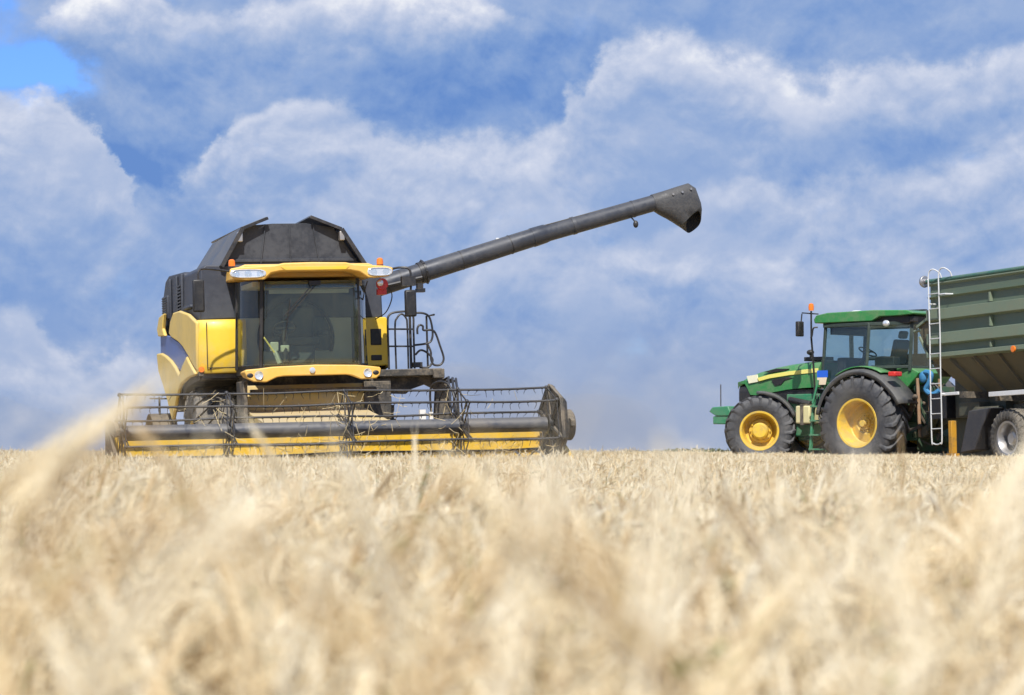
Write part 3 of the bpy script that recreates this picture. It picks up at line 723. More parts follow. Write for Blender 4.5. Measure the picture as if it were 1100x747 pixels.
    b = MB(); b.box(LX, RX, -4.02, -3.90, 1.10, 1.20); b.box(LX, RX, -4.02, -3.88, .1, .25); b.build('header_frame', DUSTY, hd, .01)
    b = MB(); b.tube([(LX + .1, -4.66, .42), (RX - .1, -4.66, .42)], .20, 20)
    for sg in (-1, 1):
        path = []
        for k in range(0, 140):
            a = k * .35 * sg; path.append((sg * (.5 + k * .0212) - .09, -4.66 + .29 * cos(a), .42 + .29 * sin(a)))
        b.tube(path, .022, 4)
    b.build('intake_auger', STEEL, hd)
    for x, o in ((LX - .03, -1), (RX + .03, 1)):
        b = MB(); b.prism([(-4.0, .08), (-4.0, 1.22), (-4.35, 1.25), (-4.9, .95), (-5.7, .55), (-6.5, .28), (-6.55, .15), (-5.6, .05)], 0, x - .03, x + .03)
        b.build('crop_divider', YELH if o > 0 else DUSTY, hd, .01)
    b = MB(); b.box(LX, RX, -5.66, -5.53, .085, .105)
    for k in range(96):
        x = LX + .04 + k * (RX - LX - .08) / 95; b.prism([(x - .025, -5.64), (x + .025, -5.64), (x, -5.78)], 2, .08, .115)
    b.build('cutter_bar', DUSTY, hd)
    RY, RZ, RR = -5.10, 1.14, .60
    b = MB(); b.tube([(LX + .12, RY, RZ), (RX - .25, RY, RZ)], .118, 24); b.build('reel_tube', REELT, hd)
    angs = [radians(80 + 60 * k) for k in range(6)]
    rb = random.Random(3)
    for a in angs:
        yy, zz = RY + RR * cos(a), RZ + RR * sin(a)
        b = MB(); ph = rb.random() * 6; wob = lambda x_: .012 * sin(x_ * 1.7 + ph) - .012 * abs(sin((x_ + .07) * pi / 1.86))
        b.tube([(x_, yy, zz + wob(x_)) for x_ in np.linspace(LX + .04, RX - .06, 30)], .018, 8)
        n = 50
        for k in range(n):
            x = LX + .18 + k * (RX - LX - .45) / (n - 1)
            zw = zz + wob(x); b.ball((x, yy, zw - .005), .022, 6, 4); t1 = rb.gauss(0, .012); t2 = rb.gauss(0, .02) + t1; ln = rb.uniform(.07, .125)
            b.tube([(x, yy, zw), (x + t1, yy + .02, zw - ln * .5), (x + t2, yy + .04, zw - ln)], [.006, .005, .003], 4)
        b.build('reel_bar', BLKP, hd)
    for x in (-3.58, -1.93, -.07, 1.78, 3.26):
        b = MB()
        for k, a in enumerate(angs):
            p = (x, RY + RR * cos(a), RZ + RR * sin(a)); a2 = angs[(k + 1) % 6]; p2 = (x, RY + RR * cos(a2), RZ + RR * sin(a2))
            b.bar((x, RY + .1 * cos(a), RZ + .1 * sin(a)), p, .012, .055, up=(1, 0, 0)) if False else b.bar((x, RY + .1 * cos(a), RZ + .1 * sin(a)), p, .05, .014, up=(1, 0, 0))
            b.bar((x + .05, RY + .1 * cos(a + .3), RZ + .1 * sin(a + .3)), (x + .05, p[1], p[2]), .03, .014, up=(1, 0, 0))
            b.bar(p, p2, .025, .012, up=(1, 0, 0))
            b.ball(p, .035, 8, 6)
        b.lathe([(.16, -.03), (.16, .03)], c=(x, RY, RZ), ax=0, seg=16)
        b.build('reel_spider', BLKP, hd)
    b = MB()
    for k in range(420):
        c_ = rb.choice((-1.93, -.07, -.07, -.07, 1.78)); x = c_ + rb.gauss(0, .42); a_ = rb.random() * 2 * pi; rr_ = rb.uniform(.1, .62)
        if k < 240: x = rb.uniform(LX, RX); a_ = rb.uniform(-2.6, -.5); rr_ = rb.uniform(.45, .75)
        p = Vector((x, RY + rr_ * cos(a_), RZ + rr_ * sin(a_))); d = Vector((rb.gauss(0, 1), rb.gauss(0, .6), rb.gauss(0, 1))).normalized() * rb.uniform(.06, .2)
        b.tube([p - d, p + Vector((0, 0, -.02)), p + d], .004, 3)
    b.build('caught_straw', mat('loose_straw', (.62, .50, .28), .8, vary=.3), hd)['kind'] = 'stuff'
    # solid end shield on the right, hub drive
    b = MB(); hexa = [(RY + (RR + .05) * cos(a), RZ + (RR + .05) * sin(a)) for a in angs]
    hexb = [(RY + (RR - .06) * cos(a), RZ + (RR - .06) * sin(a)) for a in angs]
    b.prism(hexa, 0, 3.32, 3.36, hexa); b.prism(hexa, 0, 3.362, 3.44, hexb)
    for k in range(6):
        p = hexa[k]; b.bar((3.31, p[0], p[1]), (3.31, RY, RZ), .03, .05, up=(1, 0, 0)); b.bar((3.31, p[0], p[1]), (3.31, hexa[(k + 1) % 6][0], hexa[(k + 1) % 6][1]), .03, .03, up=(1, 0, 0))
    b.build('reel_end_plate', DUSTY, hd, .01)
    b = MB(); b.lathe([(.25, 0), (.25, .11), (.21, .14), (.20, .12), (.10, .12), (.10, .15), (0, .15)], c=(3.53, RY + .05, RZ - .02), ax=0, seg=28); b.build('reel_drive_cover', DUSTY, hd, .006)
    for x in (LX - .02, RX + .12):
        b = MB(); b.prism([(-3.98, 1.25), (-4.0, 1.36), (-5.1, 1.30), (-5.4, 1.20), (-5.4, 1.10), (-5.1, 1.08)], 0, x - .035, x + .035); b.build('reel_arm', DUSTY, hd, .01)
    b = MB(); b.tube(smooth_path([(1.62, -3.95, 1.2), (1.58, -4.0, 1.7), (1.64, -4.2, 1.86), (1.80, -4.4, 1.8), (1.86, -4.6, 1.4), (1.80, -4.5, 1.0)]), .018, 8)
    b.tube(smooth_path([(1.70, -3.95, 1.1), (1.74, -4.0, 1.6), (1.84, -4.2, 1.78), (1.93, -4.4, 1.6), (1.93, -4.5, 1.1)]), .016, 8); b.build('header_hose', BLK, hd)
    b = MB(); b.box(1.56, 1.62, -4.0, -3.94, 1.2, 1.38); b.box(1.40, 1.50, -4.0, -3.92, 1.22, 1.42); b.build_split('warning_plate', WHITEM, hd)
    return C
combine()

# ================================================================== tractor
TM = Matrix.Translation((7.85, 50.7, .33)) @ Matrix.Rotation(radians(-45), 4, 'Z')
def tractor():
    C = empty('tractor'); C.matrix_world = TM
    props(C, 'green tractor with yellow wheel rims standing at the field edge and towing the grain trailer', 'tractor')
    WB = -2.64
    # ---- wheels
    for y, s in ((-.95, -1), (.95, 1)):
        w = make_wheel(C, (.16, y, .98), .99, .62, .495, -1, 22, TYEL, TYRE, lug=.06, dish=.52, lugw=.034)
        if s > 0: w.rotation_euler = (0, 0, pi)
    for y, s in ((-.90, -1), (.90, 1)):
        w = make_wheel(C, (WB, y, .83), .76, .50, .41, -1, 20, TYEL, TYRE, lug=.05, dish=.55, hub='front', lugw=.030)
        w.rotation_euler = (0, 0, radians(33) + (pi if s > 0 else 0))
    # ---- chassis
    b = MB()
    b.box(-3.0, .5, -.26, .26, .72, 1.35); b.box(-.6, .7, -.38, .38, .62, 1.6)
    b.bar((0, -.74, .98), (0, .74, .98), .26); b.bar((WB, -.8, .80), (WB, .8, .80), .2); b.box(-2.3, -1.3, -.42, .42, 1.2, 1.62)
    b.bar((-3.1, .0, 1.05), (-2.2, 0, 1.0), .5, .45)
    for y in (-.62, .62): b.box(WB - .09, WB + .09, y - .1, y + .1, .62, 1.0)
    b.build('chassis', GREEND, C, .015)
    b = MB()
    b.box(-2.9, -1.5, -.37, .37, 1.35, 1.72); b.tube([(-2.2, -.45, 1.5), (-1.6, -.48, 1.4)], .07); b.tube([(-2.0, -.4, 1.25), (-1.2, -.5, .95)], .05)
    for k in range(5): b.tube(smooth_path([(-1.5 + .07 * k, -.42, 1.6), (-1.45 + .07 * k, -.55, 1.2), (-1.2 + .1 * k, -.5, .8)]), .018, 6)
    b.build('engine', BLK, C, .01)
    # ---- hood
    b = MB()
    def hsec(x, zt, zb, w, wt):
        r = .10
        P_ = [(-w, zb), (-w, zb + (zt - zb) * .45), (-w * .97, zt - .16), (-wt - .02, zt - .055), (-wt * .6, zt - .012), (0, zt), (wt * .6, zt - .012), (wt + .02, zt - .055), (w * .97, zt - .16), (w, zb + (zt - zb) * .45), (w, zb)]
        return [Vector((x, y, z)) for y, z in P_]
    secs = [hsec(-3.76, 1.90, 1.87, .30, .20), hsec(-3.72, 1.95, 1.87, .34, .24), hsec(-3.50, 2.04, 1.86, .37, .27), hsec(-3.40, 2.07, 1.72, .38, .27), hsec(-3.34, 2.09, 1.62, .385, .275), hsec(-3.2, 2.13, 1.61, .39, .28), hsec(-2.75, 2.22, 1.66, .40, .29), hsec(-2.3, 2.28, 1.72, .41, .30), hsec(-1.85, 2.32, 1.75, .42, .31), hsec(-1.42, 2.34, 1.76, .43, .32)]
    b.rings(secs); hood = b.build('hood', GREEN, C, .006)
    b = MB(); gs = [hsec(-3.73, 1.91, 1.50, .30, .22), hsec(-3.67, 1.93, 1.44, .345, .25), hsec(-3.36, 1.95, 1.40, .365, .25)]; b.rings(gs)
    for k in range(8): b.bar((-3.735, -.26, 1.50 + .045 * k), (-3.735, .26, 1.50 + .045 * k), .014)
    b.box(-3.60, -2.9, -.33, .33, 1.2, 1.60)
    b.build('front_grille', BLK, C, .01)
    # side details: stripe, headlight, intake mesh, warning square
    def sidepatch(pts, y, th, name, m):
        for s in (-1, 1):
            bb = MB(); bb.prism(pts, 1, s * y, s * (y + th)); bb.build(name, m, hood, .004)
    sidepatch([(-3.10, 1.985), (-2.75, 2.055), (-2.2, 2.115), (-1.44, 2.165), (-1.44, 2.075), (-2.2, 2.03), (-2.75, 1.97), (-3.06, 1.91)], .40, .035, 'hood_stripe', STRIPE)
    sidepatch([(-3.42, 2.03), (-3.12, 2.06), (-3.10, 1.90), (-3.36, 1.865)], .385, .03, 'headlight', mat('pale_headlight', (.78, .76, .55), .3))
    sidepatch([(-2.95, 2.11), (-2.60, 2.18), (-2.25, 2.17), (-2.35, 2.13), (-2.75, 2.09)], .36, .05, 'air_intake', BLK)
    sidepatch([(-2.72, 1.92), (-2.60, 1.96), (-2.25, 1.99), (-2.1, 1.97), (-2.35, 1.92), (-2.45, 1.83), (-2.62, 1.81)], .395, .03, 'side_vent', BLK)
    b = MB(); b.box(-2.0, -1.5, -.2, .2, 2.33, 2.42); b.tube([(-1.85, -.15, 2.42), (-1.85, -.15, 2.47)], .03); b.ball((-1.86, -.15, 2.52), (.09, .07, .06)); b.build('air_precleaner', BLK, C, .02)
    # ---- front fenders
    for s in (-1, 1):
        f = MB(); R1 = .84
        rows = []
        for a in range(22, 100, 6):
            a_ = radians(a); row = []
            for yy, dr_ in ((-.25, -.05), (-.23, 0), (.0, .02), (.23, 0), (.25, -.05)):
                row.append(Vector(((R1 + dr_) * cos(a_), yy, (R1 + dr_) * sin(a_))))
            rows.append(row)
        f.rings(rows, False, False, closed=False)
        o = f.build('front_fender', mat('grey_fender', (.055, .058, .062), .5, dirt=.4, dirtcol=(.16, .15, .13)), C, loc=(WB, s * .90, .83), rot=(0, 0, radians(33)))
        so = o.modifiers.new('s', 'SOLIDIFY'); so.thickness = .03
        b = MB(); b.bar((WB + .2, s * .55, 1.2), (WB + .3, s * .75, 1.62), .05); b.build('fender_bracket', BLK, C)
    # ---- fuel tank, steps
    b = MB(); b.box(-1.72, -1.34, -.86, -.42, .98, 1.36); b.build('toolbox', mat('pale_yellow_box', (.62, .56, .30), .5, dirt=.5, dirtcol=(.45, .40, .28)), C, .03)
    b = MB(); b.box(-1.58, -1.50, -.875, -.42, .95, 1.40); b.build('toolbox_strap', DUSTY, C)
    b = MB(); b.box(-1.30, -.72, -.55, .50, .70, 1.45); b.box(-1.35, -.7, .3, .9, .6, 1.3); b.build('fuel_tank', BLK, C, .04)
    b = MB()
    for x in (-1.22, -.80): b.bar((x, -.98, .38), (x, -.86, 1.50), .05, .07)
    for k in range(4): b.box(-1.22, -.80, -1.06 + k * .02, -.86, .42 + k * .30, .455 + k * .30)
    b.bar((-1.22, -.9, 1.4), (-1.1, -.86, 1.9), .04); b.build('step', GREEND, C, .006)
    # ---- cab
    b = MB()
    zb, zt = 1.72, 3.02
    P0 = {'a': (-1.12, .86), 'b': (.16, .90), 'c': (1.20, .80)}
    for s in (-1, 1):
        b.bar((-1.12, s * .70, 1.75), (-1.02, s * .70, 3.06), .05, .06)
        b.bar((.14, s * .88, 1.75), (.20, s * .82, 3.06), .085, .06)
        b.bar((1.08, s * .63, 2.05), (1.13, s * .61, 3.06), .055, .07)
        b.bar((-1.05, s * .72, 3.04), (.2, s * .82, 3.04), .07, .07); b.bar((.2, s * .82, 3.04), (1.13, s * .61, 3.04), .07, .07)
        b.bar((.14, s * .86, 2.14), (1.08, s * .63, 2.14), .05, .06)
    b.bar((-1.03, -.7, 3.04), (-1.03, .7, 3.04), .07); b.bar((1.13, -.61, 3.04), (1.13, .61, 3.04), .07); b.bar((1.08, -.63, 2.12), (1.08, .63, 2.12), .08)
    b.bar((-1.12, -.7, 2.3), (-1.12, .7, 2.3), .05)
    cab = b.build('cab', mat('cab_frame_dark_green', (.030, .046, .038), .45, dirt=.3, dirtcol=(.10, .12, .10)), C, .008)
    b = MB(); b.prism([(-1.16, 1.55), (-1.16, 1.86), (-.6, 1.82), (.1, 2.12), (1.10, 2.12), (1.30, 2.02), (1.15, 1.85), (.8, 1.5)], 1, -.62, .62); b.build('cab_floor', GREEN, cab, .02)
    def pane(name, pts):
        b = MB(); b.poly([Vector(p) for p in pts]); o = b.build(name, GLASST, cab, smooth=False); so = o.modifiers.new('s', 'SOLIDIFY'); so.thickness = .006
    for s in (-1, 1):
        fy = lambda x, z: s * (.73 + .11 * (x + 1.1) / 1.2 - .03 * (z - 1.8)); gy = lambda x, z: s * (.87 - .22 * (x - .16) / .92 - .03 * (z - 2.1))
        pane('door_window', [(x, fy(x, z), z) for x, z in ((-1.10, 1.80), (-.55, 1.82), (.12, 2.12), (.18, 3.02), (-1.02, 3.02))])
        pane('rear_side_window', [(x, gy(x, z), z) for x, z in ((.18, 2.16), (1.06, 2.16), (1.11, 3.02), (.23, 3.02))])
    pane('front_window', [(-1.13, -.68, 2.32), (-1.13, .68, 2.32), (-1.04, .68, 3.02), (-1.04, -.68, 3.02)])
    pane('rear_window', [(1.09, -.60, 2.16), (1.09, .60, 2.16), (1.14, .60, 3.02), (1.14, -.60, 3.02)])
    b = MB()
    b.box(-.20, .35, -.28, .28, 2.05, 2.20); b.prism([(.24, 2.2), (.36, 2.2), (.50, 2.72), (.38, 2.74)], 1, -.24, .24); b.prism([(.40, 2.76), (.49, 2.74), (.54, 2.90), (.44, 2.92)], 1, -.13, .13); b.box(-.2, .35, -.44, -.34, 2.30, 2.38); b.box(-.2, .35, .34, .44, 2.30, 2.38)
    b.build('driver_seat', SEATM, cab, .04)
    b = MB(); cc = Vector((-.45, 0, 2.50)); nrm = Vector((.5, 0, .86)); e1 = Vector((0, 1, 0)); e2 = nrm.cross(e1)
    b.tube([cc + (e1 * cos(a) + e2 * sin(a)) * .2 for a in np.linspace(0, 2 * pi, 25)[:-1]], .015, 6, closed=True); b.bar(cc - e1 * .2, cc + e1 * .2, .03); b.tube([cc, (-.75, 0, 2.05)], .05)
    b.build('steering_wheel', BLK, cab)
    b = MB(); b.box(-1.0, -.78, -.35, .35, 1.9, 2.38); b.box(.25, .75, -.72, -.5, 2.05, 2.36); b.box(-.1, .7, .5, .74, 2.0, 2.45); b.build_split('control_console', BLK, cab, .03)
    b = MB(); b.box(-.98, -.90, -.6, .6, 2.86, 3.0); b.build('sun_visor', BLK, cab, .01)
    b = MB(); b.prism([(-1.18, 2.10), (-.90, 2.10), (-.90, 1.955), (-1.18, 1.955)], 1, -.80, -.79); b.build('blue_sticker', mat('blue_sticker', (.02, .12, .62), .4), cab)
    b = MB(); b.prism([(-1.18, 1.952), (-.92, 1.952), (-.96, 1.80), (-1.18, 1.80)], 1, -.80, -.79); b.build('cream_sticker', mat('cream_sticker', (.75, .62, .45), .5), cab)
    # roof
    b = MB()
    prof = [(-1.24, 3.10), (-1.27, 3.18), (-1.20, 3.27), (-.9, 3.315), (.3, 3.33), (1.12, 3.30), (1.30, 3.24), (1.28, 3.21), (.95, 3.19), (.45, 3.19), (.25, 3.10)]
    b.prism(prof, 1, -.80, .80); roof = b.build('cab_roof', GREEN, C, .05)
    b = MB(); b.box(-1.1, 1.14, -.70, .70, 3.03, 3.20); b.box(1.141, 1.24, -.72, -.54, 3.05, 3.18); b.box(1.141, 1.24, .54, .72, 3.05, 3.18); b.build('roof_underside', BLK, roof, .02)
    b = MB(); b.lathe([(.16, 0), (.15, .05), (.08, .075), (0, .08)], c=(-.72, 0, 3.31), ax=2, seg=20); b.build('satellite_receiver', mat('receiver_white', (.7, .7, .66), .4), roof)
    b = MB(); b.bar((.1, .2, 3.345), (.9, .2, 3.345), .12, .03); b.build('roof_vent', BLK, roof, .006)
    b = MB(); b.ball((.60, -.78, 3.04), (.09, .05, .07)); b.build('work_lamp', CHROME, roof)
    # mirror and beacon post
    b = MB(); b.bar((-1.2, -.72, 3.30), (-1.38, -1.05, 3.32), .025); b.tube([(-1.25, -.9, 3.36), (-1.25, -.9, 2.80)], .02, 8); b.tube([(-1.38, -1.05, 3.30), (-1.40, -1.08, 2.95)], .014, 6)
    b.tube(smooth_path([(-1.2, -.74, 3.02), (-1.27, -.8, 3.0), (-1.29, -.82, 2.85), (-1.28, -.86, 2.80)]), .02, 6); arm = b.build('mirror_arm', BLK, C)
    b = MB(); b.box(-1.46, -1.36, -1.18, -1.0, 2.82, 3.14); b.build('mirror', BLK, arm, .02)
    b = MB(); b.lathe([(.055, 0), (.06, .08), (.05, .14), (0, .16)], c=(-1.25, -.9, 3.37), ax=2, seg=14); b.build('beacon', ORANGE, arm)
    b = MB(); b.tube([(-1.33, -.80, 2.82), (-1.34, -.72, 2.3), (-1.34, -.66, 1.5)], .022, 8); b.build('grab_rail', BLK, C)
    b = MB(); b.tube(smooth_path([(-1.34, .60, 1.7), (-1.34, .62, 2.4), (-1.34, .62, 2.95), (-1.30, .70, 3.05)]), .05, 10); b.build('exhaust_pipe', BLK, C)
    # ---- rear fenders
    fend = mat('grey_fender', (.055, .058, .062), .5)
    for s in (-1, 1):
        R1 = 1.13; rows = []
        for a in range(20, 172, 6):
            a_ = radians(a); rr = R1 + (.07 * max(0, (45 - a) / 25)); row = []
            for yy, d_ in ((-.62, 0), (-.98, .0), (-1.16, -.01), (-1.22, -.06), (-1.22, -.13)):
                row.append(Vector(((rr + d_) * cos(a_) + .02, -s * yy, (rr + d_) * sin(a_) + .98)))
            rows.append(row)
        rows = [[v + Vector((.14, 0, 0)) for v in row] for row in rows]
        f = MB(); f.rings(rows, False, False, closed=False); o = f.build('rear_fender', fend, C); so = o.modifiers.new('s', 'SOLIDIFY'); so.thickness = .03
        rows = []
        for a in range(62, 128, 6):
            a_ = radians(a); row = []
            for yy, d_ in ((-.60, .035), (-1.0, .04), (-1.12, .03)): row.append(Vector(((R1 + d_) * cos(a_) + .16, -s * yy, (R1 + d_) * sin(a_) + .98)))
            rows.append(row)
        f = MB(); f.rings(rows, False, False, closed=False); o2 = f.build('fender_cover', GREEN, o); so = o2.modifiers.new('s', 'SOLIDIFY'); so.thickness = .02; so.offset = 1
        b = MB(); b.box(.98, 1.16, -1.25 if s < 0 else 1.0, -1.0 if s < 0 else 1.25, 1.93, 2.03); b.build('tail_lamp', RED, o, .02)
    # ---- front weights and flag rod
    b = MB(); b.box(-4.40, -3.95, -.40, .40, .98, 1.16); b.prism([(-4.50, 1.26), (-4.40, 1.36), (-3.95, 1.38), (-3.85, 1.16), (-4.3, 1.16)], 1, -.42, .42); b.box(-4.05, -3.35, -.20, .20, 1.0, 1.2); b.build('front_weight', GREEND, C, .02)
    b = MB(); b.tube([(-4.20, -.36, 1.36), (-4.20, -.36, 1.86)], .012, 6); b.build('marker_rod', BLKP, C)
    # ---- rear linkage, hoses
    b = MB()
    b.box(.7, 1.15, -.42, .42, 1.0, 1.75); b.bar((1.0, -.4, .75), (1.9, -.45, .65), .08, .12); b.bar((1.0, .4, .75), (1.9, .45, .65), .08, .12)
    b.bar((1.0, -.45, 1.9), (1.5, -.47, .8), .06); b.bar((1.0, .45, 1.9), (1.5, .47, .8), .06); b.bar((.9, 0, .55), (1.9, 0, .55), .16, .12); b.box(.9, 1.5, -.15, .15, .4, 1.0)
    b.box(1.1, 1.4, -.5, .5, 1.62, 1.74); b.build('rear_linkage', mat('grimy_green_steel', (.035, .10, .055), .7, dirt=.85, dirtcol=(.11, .085, .055), dscale=6, bump=.4), C, .01)
    rg = random.Random(4)
    b = MB()
    for k in range(34):
        p = Vector((1.05 + rg.random() * 1.1, -.75 + rg.random() * 1.3, .45 + rg.random() * 1.15)); q = p + Vector((rg.uniform(-.25, .25), rg.uniform(-.15, .15), rg.uniform(-.35, .35)))
        b.bar(p, q, rg.uniform(.02, .06))
        if k % 3 == 0: b.ball(p, rg.uniform(.03, .07), 8, 6)
    b.build('linkage_fittings', mat('grimy_fittings', (.07, .06, .045), .7, dirt=.6, dirtcol=(.20, .14, .09), dscale=8), C)
    for y, x in ((-.60, 1.25), (-.35, 1.35), (.1, 1.30)):
        b = MB(); b.tube([(x, y, 1.9), (x + .05, y, .7)], .035, 8); b.build('link_rod', mat('rusty_rod', (.30, .17, .09), .7, dirt=.5), C)
    b = MB()
    for k in range(6): b.tube(smooth_path([(1.15, -.45 + .13 * k, 1.7 + .05 * (k % 3)), (1.5, -.42 + .12 * k, 1.8 - .06 * k), (1.9, -.3 + .1 * k, 1.35), (2.4, -.1 + .05 * k, 1.15)]), .018, 6)
    b.build('hydraulic_hose', BLK, C)
    b = MB(); b.tube(smooth_path([(1.45, -.62, 2.02), (1.62, -.66, 1.98), (1.58, -.66, 1.80), (1.50, -.66, 1.66), (1.66, -.66, 1.56), (1.80, -.62, 1.64)]), .055, 8); b.ball((1.40, -.62, 1.92), (.09, .06, .12)); b.build('blue_hose_cover', mat('blue_cloth', (.04, .19, .38), .7, bump=.4, vary=.25), C)
    return C
tractor()

# ================================================================== trailer
RM = Matrix.Translation((9.75, 46.6, .42)) @ Matrix.Rotation(radians(-65), 4, 'Z') @ Matrix.Rotation(radians(-1.5), 4, 'Y')
def trailer():
    C = empty('grain_trailer'); C.matrix_world = RM
    props(C, 'olive green grain trailer with ribbed side walls and a white ladder, hitched behind the tractor', 'trailer')
    L0, L1 = -.92, 6.2; W = 1.28
    b = MB()
    for s in (-1, 1):
        y0, y1 = sorted((s * W, s * (W - .05)))
        b.box(L0, L1, y0, y1, 2.16, 3.62)
    b.box(L0, L0 + .05, -W + .05, W - .05, 2.16, 3.62); b.box(L1 - .05, L1, -W + .05, W - .05, 2.16, 3.62)
    b.build('bin_wall', OLIVE, C, .004)
    # horizontal box ribs with a bevelled lower flank, gently out of true
    for s in (-1, 1):
        for z0, z1, d in ((3.31, 3.355, .07), (2.86, 3.11, .10), (2.39, 2.645, .10), (2.13, 2.26, .11), (3.56, 3.63, .05)):
            b = MB(); pts = [(0, z0), (d, z0 + .035), (d, z1 - .012), (0, z1)]
            b.prism([(s * (W + p[0]), p[1]) for p in pts], 0, L0 - .02, L1)
            b.build('rib', OLIVEL, C, .006)
        b = MB()
        for x in (1.05, 3.0, 4.9):
            for z0, z1 in ((3.12, 3.30), (2.66, 2.85), (2.27, 2.38)):
                ya, yb = sorted((s * W, s * (W + .07))); b.box(x, x + .045, ya, yb, z0, z1)
        b.build_split('stiffener', OLIVEL, C, .004)
    for s in (-1, 1):
        b = MB(); y0, y1 = sorted((s * (W + .0), s * (W + .03))); b.box(L0, L1, y0, y1, 3.63, 3.655); b.build('top_rim', OLIVEL, C)
    b = MB(); b.tube([(L0 - .1, -W, 3.665), (L1, -W, 3.655)], .045, 14); b.build('rolled_tarp', TARP, C)
    b = MB(); b.lathe([(.11, -.03), (.12, 0), (.11, .03)], c=(L0 - .22, -W + .02, 3.68), ax=0, seg=20); b.lathe([(.05, .03), (.05, .15)], c=(L0 - .22, -W + .02, 3.68), ax=0, seg=12); b.build('tarp_roller_cap', STEEL, C, .006)
    # hopper underside
    b = MB()
    top = [(L0, -W), (L1, -W), (L1, W), (L0, W)]; bot = [(L0 + .75, -.60), (L1 - 1.0, -.60), (L1 - 1.0, .60), (L0 + .75, .60)]
    b.prism(top, 2, 2.14, 1.22, bot); b.build('hopper', HOPM, C, .01)
    b = MB()
    for k in range(8):
        x = -.3 + k * .78; f = lambda u: (L0 + .75) + (u - L0) * (L1 - L0 - 1.75) / (L1 - L0)
        b.bar((x, -W - .01, 2.13), (f(x), -.62, 1.24), .05, .06); b.bar((x, W + .01, 2.13), (f(x), .62, 1.24), .05, .06)
    b.build_split('hopper_rib', HOPM, C)
    # front chute
    b = MB(); b.prism([(L0 - .02, 3.05), (-1.42, 2.92), (-1.58, 2.80), (-1.56, 2.72), (-1.16, 2.10), (-.9, 1.80)], 1, -1.12, 1.12); b.build('front_chute', HOPM, C, .01)
    b = MB(); b.bar((-1.60, -1.14, 2.82), (-.95, -1.14, 3.07), .04, .05); b.tube([(-1.75, -1.1, 2.74), (-1.5, -1.1, 2.76)], .03); b.bar((-1.52, -1.14, 2.62), (-1.12, -1.14, 2.08), .04); b.build('chute_edge', OLIVEL, C)
    # frame
    b = MB()
    for y in (-.5, .5): b.box(-1.9, L1, y - .08, y + .08, 1.05, 1.30)
    b.box(-.45, .2, -1.0, 1.0, 1.02, 1.28); b.box(-.92, .7, -.75, .75, 1.0, 2.12); b.box(-1.5, .2, -.5, .5, .22, 1.0); b.bar((-1.9, 0, 1.1), (-3.1, 0, .75), .2, .2); b.bar((-1.9, -.5, 1.15), (-2.9, 0, .8), .12, .16); b.bar((-1.9, .5, 1.15), (-2.9, 0, .8), .12, .16)
    for x in (1.42, 2.80): b.bar((x, -1.05, .55), (x, 1.05, .55), .14); b.box(x - .35, x + .35, -.62, -.42, .60, 1.05); b.box(x - .35, x + .35, .42, .62, .60, 1.05)
    b.box(-1.1, 1.3, -.55, .55, .45, 1.05); b.box(-.1, 1.0, -.9, -.5, .75, 1.05); b.box(-.6, 5.5, -.08, .08, .55, 1.2); b.tube([(0.0, -.95, 1.1), (.8, -.95, 1.1)], .09)
    for x in (-.2, .35, .8, 2.3, 4.2): b.bar((x, -W + .05, 2.13), (x + .1, -.5, 1.25), .08)
    b.build('frame', mat('dark_olive_frame', (.05, .058, .040), .6, dirt=.6, dirtcol=(.13, .11, .08), dscale=3), C, .01)
    b = MB(); b.prism([(.20, 1.10), (.90, 1.14), (.62, .80), (.38, .35), (-.10, .30)], 1, -1.25, -.9); b.build('mudguard', mat('mudguard_rubber', (.035, .037, .045), .6, dirt=.3, dirtcol=(.12, .11, .1)), C, .02)
    b = MB(); b.box(-.40, -.29, -1.30, -1.18, .30, .93); b.box(-.43, -.26, -1.34, -1.14, .22, .30); b.build('support_leg', mat('orange_yellow_paint', (.50, .25, .02), .6, dirt=.9, dirtcol=(.20, .13, .05)), C, .01)
    for x in (1.42, 2.80):
        for y in (-1.10, 1.10):
            w = make_wheel(C, (x, y, .545), .56, .40, .31, -1, 26, STEEL, TYRED, lug=.022, dish=.5, hub='small', lugw=.02)
            if y > 0: w.rotation_euler = (0, 0, pi)
    # guards
    b = MB(); b.box(1.05, 4.6, -1.40, -1.36, 1.33, 1.42); b.box(-.45, .08, -1.40, -1.36, 1.41, 1.47); b.build('side_guard', mat('white_painted_rail', (.66, .67, .68), .4, dirt=.3), C, .008)
    b = MB(); b.box(.05, .20, -1.34, -.8, 1.35, 1.47); b.box(1.2, 1.28, -1.36, -.5, 1.25, 1.40); b.box(4.2, 4.28, -1.36, -.5, 1.25, 1.40); b.build_split('guard_bracket', DUSTY, C)
    b = MB(); b.lathe([(.06, 0), (.06, -.03), (0, -.035)], c=(1.86, -1.40, 2.18), seg=16); b.build('side_reflector', ORANGE, C)
    # ladder
    b = MB()
    xa, xb = -.72, -.38; y = -1.46
    for x in (xa, xb):
        b.tube(smooth_path([(x + .24, y + .14, 3.70), (x + .22, y + .1, 3.80), (x + .12, y + .02, 3.87), (x + .01, y, 3.78), (x, y, 3.4), (x + .01, y, 2.6), (x, y, 1.9), (x, y, .62), (x + (.06 if x == xa else -.06), y, .50), ((xa + xb) / 2, y, .475)]), .0135, 8)
    k = 0; z = .78
    while z < 3.55: b.tube([(xa, y, z), (xb, y, z)], .010, 8); z += .29
    b.tube([(xb, y, 3.36), (xb + .2, y, 3.36), (xb + .2, -W, 3.36)], .018, 6); b.tube([(xa, y, 3.2), (xa, -W, 3.2)], .018, 6)
    b.tube([(xb, y, 1.44), (xb + .05, -1.3, 1.44)], .018, 6); b.build('ladder', mat('white_ladder_paint', (.62, .64, .66), .4, dirt=.3), C)
    b = MB()
